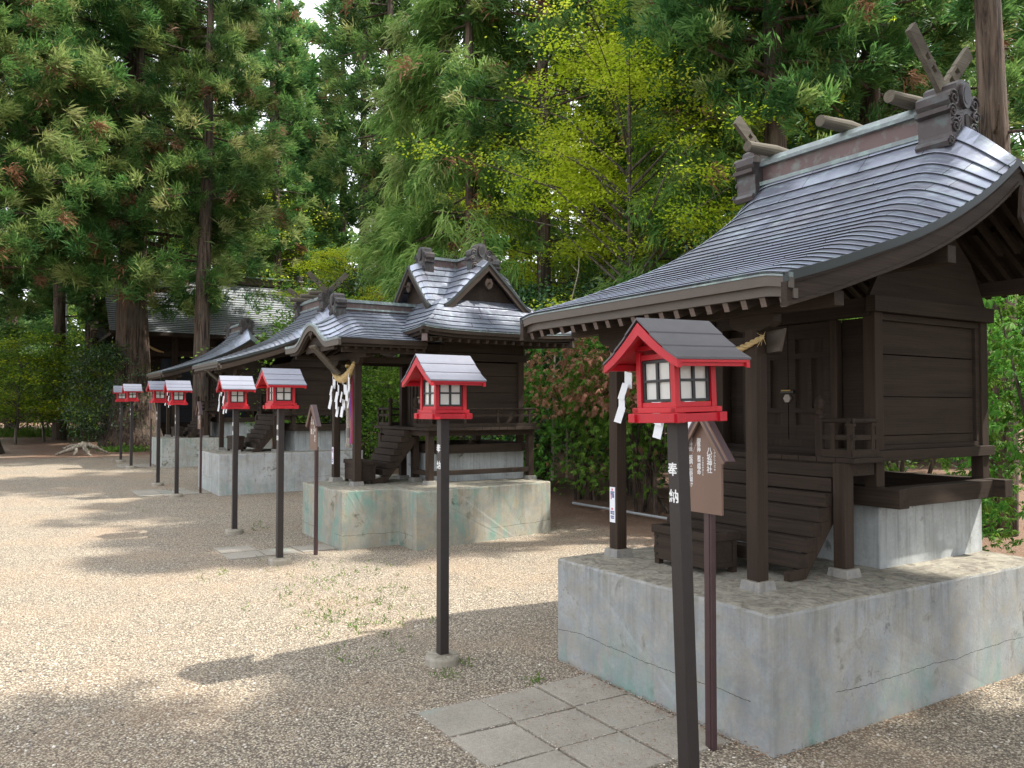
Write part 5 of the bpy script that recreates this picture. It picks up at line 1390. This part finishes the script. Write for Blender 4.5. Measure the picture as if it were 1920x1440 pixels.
def tree(pair, px, y, label, cat='tree', group=None, rz=0, sc=1.0, name='cedar_tree', szz=1.0, names=('trunk', 'crown')):
    return plant(name, pair, at(px, y), rz, sc, label, cat, group, names, szz)

g1 = 'cedars standing round the shrine yard'
tree(T1, 247, 25.5, 'giant cedar with flared reddish trunk behind the last lanterns', group=g1, rz=.6)
tree(T2, 374, 23.6, 'slimmer cedar rising in front of the big hall roof', group=g1, rz=1.0)
tree(T1, -60, 22.0, 'broad cedar cut by the left picture edge, full of yellowish sprays', group=g1, rz=3.9, sc=.9)
tree(T3, 110, 29, 'cedar behind the utility pole at the left', group=g1, rz=2.1)
tree(T3, 515, 33, 'dark cedar right of the big hall, behind its ridge end', group=g1, rz=.3)
tree(T4, 725, 24, 'thin straight cedar left of the drooping pale one', group=g1, rz=2.2, sc=1.15)
tree(T5, 880, 15.5, 'pale drooping cypress above the cross-gabled roof', 'cypress', None, .4, 1.12, 'cypress_tree')
tree(T5, 770, 23.5, 'drooping olive cypress just left behind the cross-gabled roof', 'cypress', None, 2.4, 1.05, 'cypress_tree')
tree(T4, 1018, 15.2, 'slender cedar with bare branch stubs right of the cross-gabled roof', group=g1, rz=4.1)
tree(T4, 1107, 21, 'left one of two close thin trunks behind the maple', group=g1, rz=1.3, sc=1.2)
tree(T4, 1140, 21.6, 'right one of two close thin trunks behind the maple', group=g1, rz=3.3, sc=1.2)
tree(T7, 1457, 12.5, 'cedar with dense tufts right behind the nearest shrine ridge', group=g1, rz=.9, sc=1.15)
tree(T3, 1330, 17, 'dark cedar between the maple and the nearest shrine roof', group=g1, rz=5.0)
tree(T8, 1868, 9.3, 'thick trunked cedar at the right picture edge', group=g1, rz=2.5, sc=1.0, szz=1.1)
tree(T7, 1640, 14, 'cedar with fresh green tufts behind the crossed roof planks', group=g1, rz=4.4, sc=1.2)
tree(T5, 1290, 13.5, 'low olive cypress behind the eave of the nearest shrine', 'cypress', None, 5.4, .9, 'cypress_tree')
tree(MAP1, 1175, 13.0, 'yellow-green maple spreading flat layers behind the nearest eave', 'maple', None, .3, 1.0, 'maple_tree', szz=1.22)
tree(MAP2, 1215, 18.5, 'bright yellow maple crown high behind the cedars', 'maple', None, 1.1, 1.25, 'maple_tree')
tree(MAP1, 672, 21.5, 'yellow-green maple low behind the porch roof', 'maple', None, 2.9, .85, 'maple_tree')
tree(MAP2, 470, 35, 'sunlit yellow maple glimpsed over the big hall ridge', 'maple', None, 2.0, 1.2, 'maple_tree')
tree(MAP1, 1010, 19.5, 'green-gold maple behind the slender stubbed cedar', 'maple', None, 4.9, 1.2, 'maple_tree')
k = 0; rr_ = random.Random(77)
for px, y in ((20, 33), (170, 31), (-90, 30), (300, 36), (420, 38), (560, 42), (640, 40), (680, 36), (800, 40), (900, 38), (960, 44), (870, 30), (1060, 29), (1200, 31), (1270, 25), (1390, 28), (1430, 20), (1540, 22), (1600, 28), (1710, 20), (1790, 27), (1880, 18), (1960, 22), (250, 45), (505, 38), (555, 43), (540, 47), (600, 52), (400, 50), (740, 44), (1130, 47), (1490, 42), (-200, 36)):
    tree(T6, px, y, 'dark background cedar standing deep in the wood', group='background cedars deep in the wood', rz=rr_.uniform(0, 6.28), sc=rr_.uniform(.85, 1.1))
# tall cedars outside the picture, to the right and behind the camera, that shade the foreground
for i, (x, y, pr_, sc_) in enumerate(((7.2, 1.2, T7, 1.5), (7.6, 2.7, T3, .95), (5.2, 3.3, T4, .95), (6.0, 3.8, T7, .8), (8.6, -3.0, T3, 1.0), (11.5, 1.8, T3, 1.0), (3.5, -7.5, T3, .95), (-4.5, -11, T3, 1.0), (-12, -8, T3, 1.0), (10, -9, T3, 1.0), (-17, 3, T3, .95), (-19, 11, T3, .9))):
    plant('cedar_tree', pr_, Vector((x, y, 0)), i * 1.7, sc_, szz=(1.4 if x == 6.0 else 1.0), label= 'tall cedar outside the picture, shading the foreground', cat='tree', group='cedars out of view')
# understorey
for px, y, s, pr_, lb in ((30, 26.5, 1.0, UND, 'light green shrub at the left picture edge beyond the gravel'), (85, 28, 1.1, UND, 'light green shrub left of the utility pole'), (150, 29.5, .95, UND, 'light green shrub right of the utility pole'), (198, 24.8, .9, GLOSS, 'dark glossy shrub against the left side of the giant cedar'), (-60, 28, 1.2, UND, 'light green shrub half outside the left edge')):
    plant('shrub', pr_, at(px, y), rr_.uniform(0, 6), s, lb, 'shrub', 'shrubs along the left forest edge', ('stems', 'foliage'))
for i in range(17):
    px = -150 + i * 40; y = 33 + rr_.uniform(0, 7)
    plant('undergrowth_bush', GLOSS if i % 2 else UND, at(px, y), rr_.uniform(0, 6), rr_.uniform(.9, 1.5), 'dim undergrowth bush far back under the cedars', 'bush', 'undergrowth bushes under the far cedars', ('stems', 'foliage'))
for i in range(22):
    px = 600 + i * 62; y = rr_.uniform(19, 27)
    plant('undergrowth_bush', BUSH if i % 3 == 0 else GLOSS, at(px, y), rr_.uniform(0, 6), rr_.uniform(1.1, 1.6), 'shaded undergrowth bush behind the hedge row', 'bush', 'undergrowth bushes behind the hedge', ('stems', 'foliage'))
# hedge behind the shrines, b about 4.4
hed = [(-3.0, FAN1, 1.0, 'bright green cypress shrub at the right picture edge, nearer part'), (-1.2, FAN1, 1.05, 'bright green cypress shrub right of the nearest shrine wall'), (.6, FAN1, 1.0, 'green cypress shrub seen under the nearest shrine floor'), (2.4, FAN1, .95, 'cypress shrub hidden behind the nearest shrine doors'),
       (4.2, FAN1, .9, 'green cypress shrub seen between lantern and porch post'), (5.9, FAN2, 1.0, 'half dead cypress shrub with rust brown sprays, nearer one'), (7.5, FAN2, .95, 'half dead cypress shrub with rust brown sprays, beside the cross-gabled shrine'), (9.2, GLOSS, 1.0, 'dark glossy shrub right behind the cross-gabled shrine'), (10.8, BUSH, 1.05, 'vivid green bush seen through the porch of the cross-gabled shrine'), (12.6, BUSH, 1.0, 'green bush left of the vivid one behind the porch'), (14.5, BUSH, .95, 'green bush glimpsed under the third shrine'), (16.5, GLOSS, .95, 'dark shrub behind the third shrine'), (18.8, GLOSS, .95, 'dark shrub behind the farthest small shrine')]
for i, (a, pr_, s, lb) in enumerate(hed):
    p = G(a, 4.75 + .15 * math.sin(i * 2.1)); plant('hedge_shrub', pr_, p, i * 1.3 if pr_ is not FAN2 else RZ + 1.2 + i * .3, s, lb, 'shrub', 'shrubs of the hedge behind the shrines', ('stems', 'foliage'))
for i, (a, b, s, lb) in enumerate(((6.3, 6.6, 1.15, 'pale glossy camellia over the rusty shrubs'), (8.6, 6.4, 1.1, 'pale glossy camellia right of the cross-gabled roof'), (4.2, 6.4, 1.1, 'glossy camellia behind the porch of the nearest shrine'))):
    plant('camellia_bush', GLOSS, G(a, b), i, s, lb, 'bush', None, ('stems', 'foliage'))
# bare dead saplings in the gap
def dead(px0, y, pts, r, label):
    m = MB(); P_ = [Vector(((px - 960) / 1512 * y, y, CAMZ - (py - 765) / 1512 * y)) for px, py in pts]
    m.tube(P_, [r * (1 - .7 * i / (len(P_) - 1)) for i in range(len(P_))], 6)
    for i in range(1, len(P_) - 1): m.tube([P_[i], P_[i] + Vector((.12 * (-1) ** i, .05, .15))], [r * .4, r * .1], 4)
    tag(m.build('dead_sapling', TWIGP, None), label, 'sapling')
TWIGP = simple('bleached_twig', (.36, .31, .24), .9)
dead(0, 13.6, [(1062, 900), (1064, 700), (1070, 570), (1085, 510), (1088, 462)], .022, 'bleached thin dead sapling leaning above the nearest eave tip')
dead(0, 13.2, [(1035, 900), (1038, 760), (1039, 690), (1042, 650), (1040, 610)], .03, 'short dead sapling trunk above the rusty shrub')

# far wood that closes the view low down (uncountable)
rg = np.random.default_rng(3); c = []
for i in range(3400):
    x = rg.uniform(-80, 62); y = 62 + 12 * rg.random() + 5 * math.sin(x * .2); top = 10 + 3.5 * math.sin(x * .31) + 2.5 * math.sin(x * .83 + 1); c.append((x, y, .4 + top * rg.random() ** .9))
c = np.array(c); d = rg.normal(size=c.shape); d[:, 2] = abs(d[:, 2]); d /= np.linalg.norm(d, axis=1)[:, None]
tag(add_mesh('far_wood', mesh_from_quads('far_wood', [(blades(c, d, 16, 1.5, .42, .8, .1, rg, wander=.6), 0)], [L_CEDAR], nper=16), None), 'dark far wood closing the view between the trunks', 'wood', kind='stuff')
# utility pole at the left
m = MB(); c = at(117, 31.5); m.tube([c, c + Vector((0, 0, 6.2))], [.14, .12], 12); up = m.build('pole_shaft', simple('pole_concrete', (.16, .15, .15), .8), None)
e = empty('utility_pole', (0, 0, 0), label='dark utility pole with a pale conduit at the left forest edge', cat='pole'); up.parent = e
m = MB(); m.tube([c + Vector((.13, -.1, .2)), c + Vector((.17, -.1, 6.0))], .03, 8); o = m.build('conduit', simple('pale_conduit', (.5, .5, .52), .5), e)

# grass and weeds (uncountable)
def grass(name, pts, n, h, label, w_=.01, spread=.5):
    rg = np.random.default_rng(5); c = np.array([tuple(p) for p in pts]); d = np.tile(np.array([[0, 0, 1.0]]), (len(c), 1))
    me = mesh_from_quads(name, [(blades(c, d, n, h, w_, spread, .15, rg, wander=.35), 0)], [L_GRASS]); me.vertices.foreach_set
    tag(add_mesh(name, me, None), label, 'grass', kind='stuff')
rg = random.Random(12); P_ = []
for _ in range(190):
    u = rg.gauss(0, 1); v = rg.gauss(0, 1); px = 650 + u * 75 + 10 * v; py = 1130 + v * 45
    t_ = CAMZ / ((py - 765) / 1512); P_.append((Vector(((px - 960) / 1512 * t_, t_, gz(t_)))))
for (px, py) in ((880, 1240), (845, 1262), (486, 995), (500, 1000), (478, 1003), (830, 1262), (1012, 1272), (1000, 1280), (270, 968), (420, 1080), (380, 1090)):
    for _ in range(4):
        t_ = CAMZ / ((py + rg.uniform(-6, 6) - 765) / 1512); P_.append(Vector(((px + rg.uniform(-12, 12) - 960) / 1512 * t_, t_, gz(t_))))
grass('weeds', P_, 7, .045, 'sparse green weeds sprouting through the gravel', .007, .8)
P_ = [Vector((rg.uniform(-34, -13.6), rg.uniform(30.8, 34), 0)) for _ in range(2600)]
for p in P_: p.z = gz(p.y) + .02
grass('grass_verge', P_, 9, .28, 'strip of green grass along the left forest edge', .035, .5)
P_ = [at(230 + rg.gauss(0, 25), 23.2 + rg.uniform(-.3, .5)) for _ in range(60)]
grass('moss_patch', P_, 16, .14, 'green creeping plants at the foot of the giant cedar', .05, 1.2)
# fallen litter on the nearest plinth and slabs
rg = np.random.default_rng(8); n = 2600; c = np.zeros((n, 3))
for i in range(n):
    k = i % 6
    if k < 2: a, b, z = rg.uniform(.02, 1.6), rg.uniform(.02, 2.4), .622
    elif k == 2: a, b, z = rg.uniform(0, 1.65), -.01 - abs(rg.normal()) * .05, .02
    elif k == 3: a, b, z = -.01 - abs(rg.normal()) * .05, rg.uniform(0, 2.4), .012
    elif k == 4: a, b, z = rg.uniform(.2, 1.27), rg.uniform(-.8, -.02), .022
    else: a, b, z = rg.uniform(-1.0, 6.0), rg.uniform(-3.2, 2.4), .012
    if k == 5 and 0 < a < 1.66 and b > 0: b = -b
    p = W(a, b); c[i] = (p.x, p.y, z + (gz(p.y) if k == 5 else 0))
d = rg.normal(size=(n, 3)); d[:, 2] = 0; d /= np.linalg.norm(d, axis=1)[:, None]
me = mesh_from_quads('fallen_needles', [(blades(c, d, 1, .022, .004, .1, 0, rg, flat=.02, wander=0), 0)], [L_BROWN])
tag(add_mesh('fallen_needles', me, None), 'brown fallen needles and husks on the nearest plinth, slabs and gravel', 'litter', kind='stuff')
# dark gritty bedding showing in the joints of the nearest paving
def bed(a0, a1, b0, b1, dz, n):
    rg = np.random.default_rng(n); c = []
    for i in range(n):
        if rg.random() < .5: a = a0 + .36 * rg.integers(0, 4) + rg.normal() * .006; b = rg.uniform(b0, b1)
        else: a = rg.uniform(a0, a1); b = b0 + .36 * rg.integers(0, 4) + rg.normal() * .006
        if rg.random() < .3: a = rg.choice([a0, a1]) + rg.normal() * .02
        c.append((a, b))
    ico = bmesh.new(); bmesh.ops.create_icosphere(ico, subdivisions=1, radius=1); V = np.array([v.co[:] for v in ico.verts]); F = np.array([[v.index for v in f.verts] for f in ico.faces]); ico.free()
    vs = []
    for a, b in c:
        p = W(a, b); s = rg.uniform(.0018, .0045); vs.append(V * (1 + rg.normal(size=V.shape) * .1) * np.array([s * 1.3, s, s * .7]) + np.array([p.x, p.y, dz + .010]))
    me = bpy.data.meshes.new('joint_grit'); me.from_pydata(np.concatenate(vs).tolist(), [], (F[None] + (np.arange(n) * len(V))[:, None, None]).reshape(-1, 3).tolist()); me.materials.append(bpy.data.materials['pebble']); me.update()
    tag(add_mesh('joint_grit', me, None), 'gravel grains spilled along the joints of the nearest paving', 'gravel', kind='stuff')
bed(.205, 1.28, -1.10, -.03, 0.0, 1000)
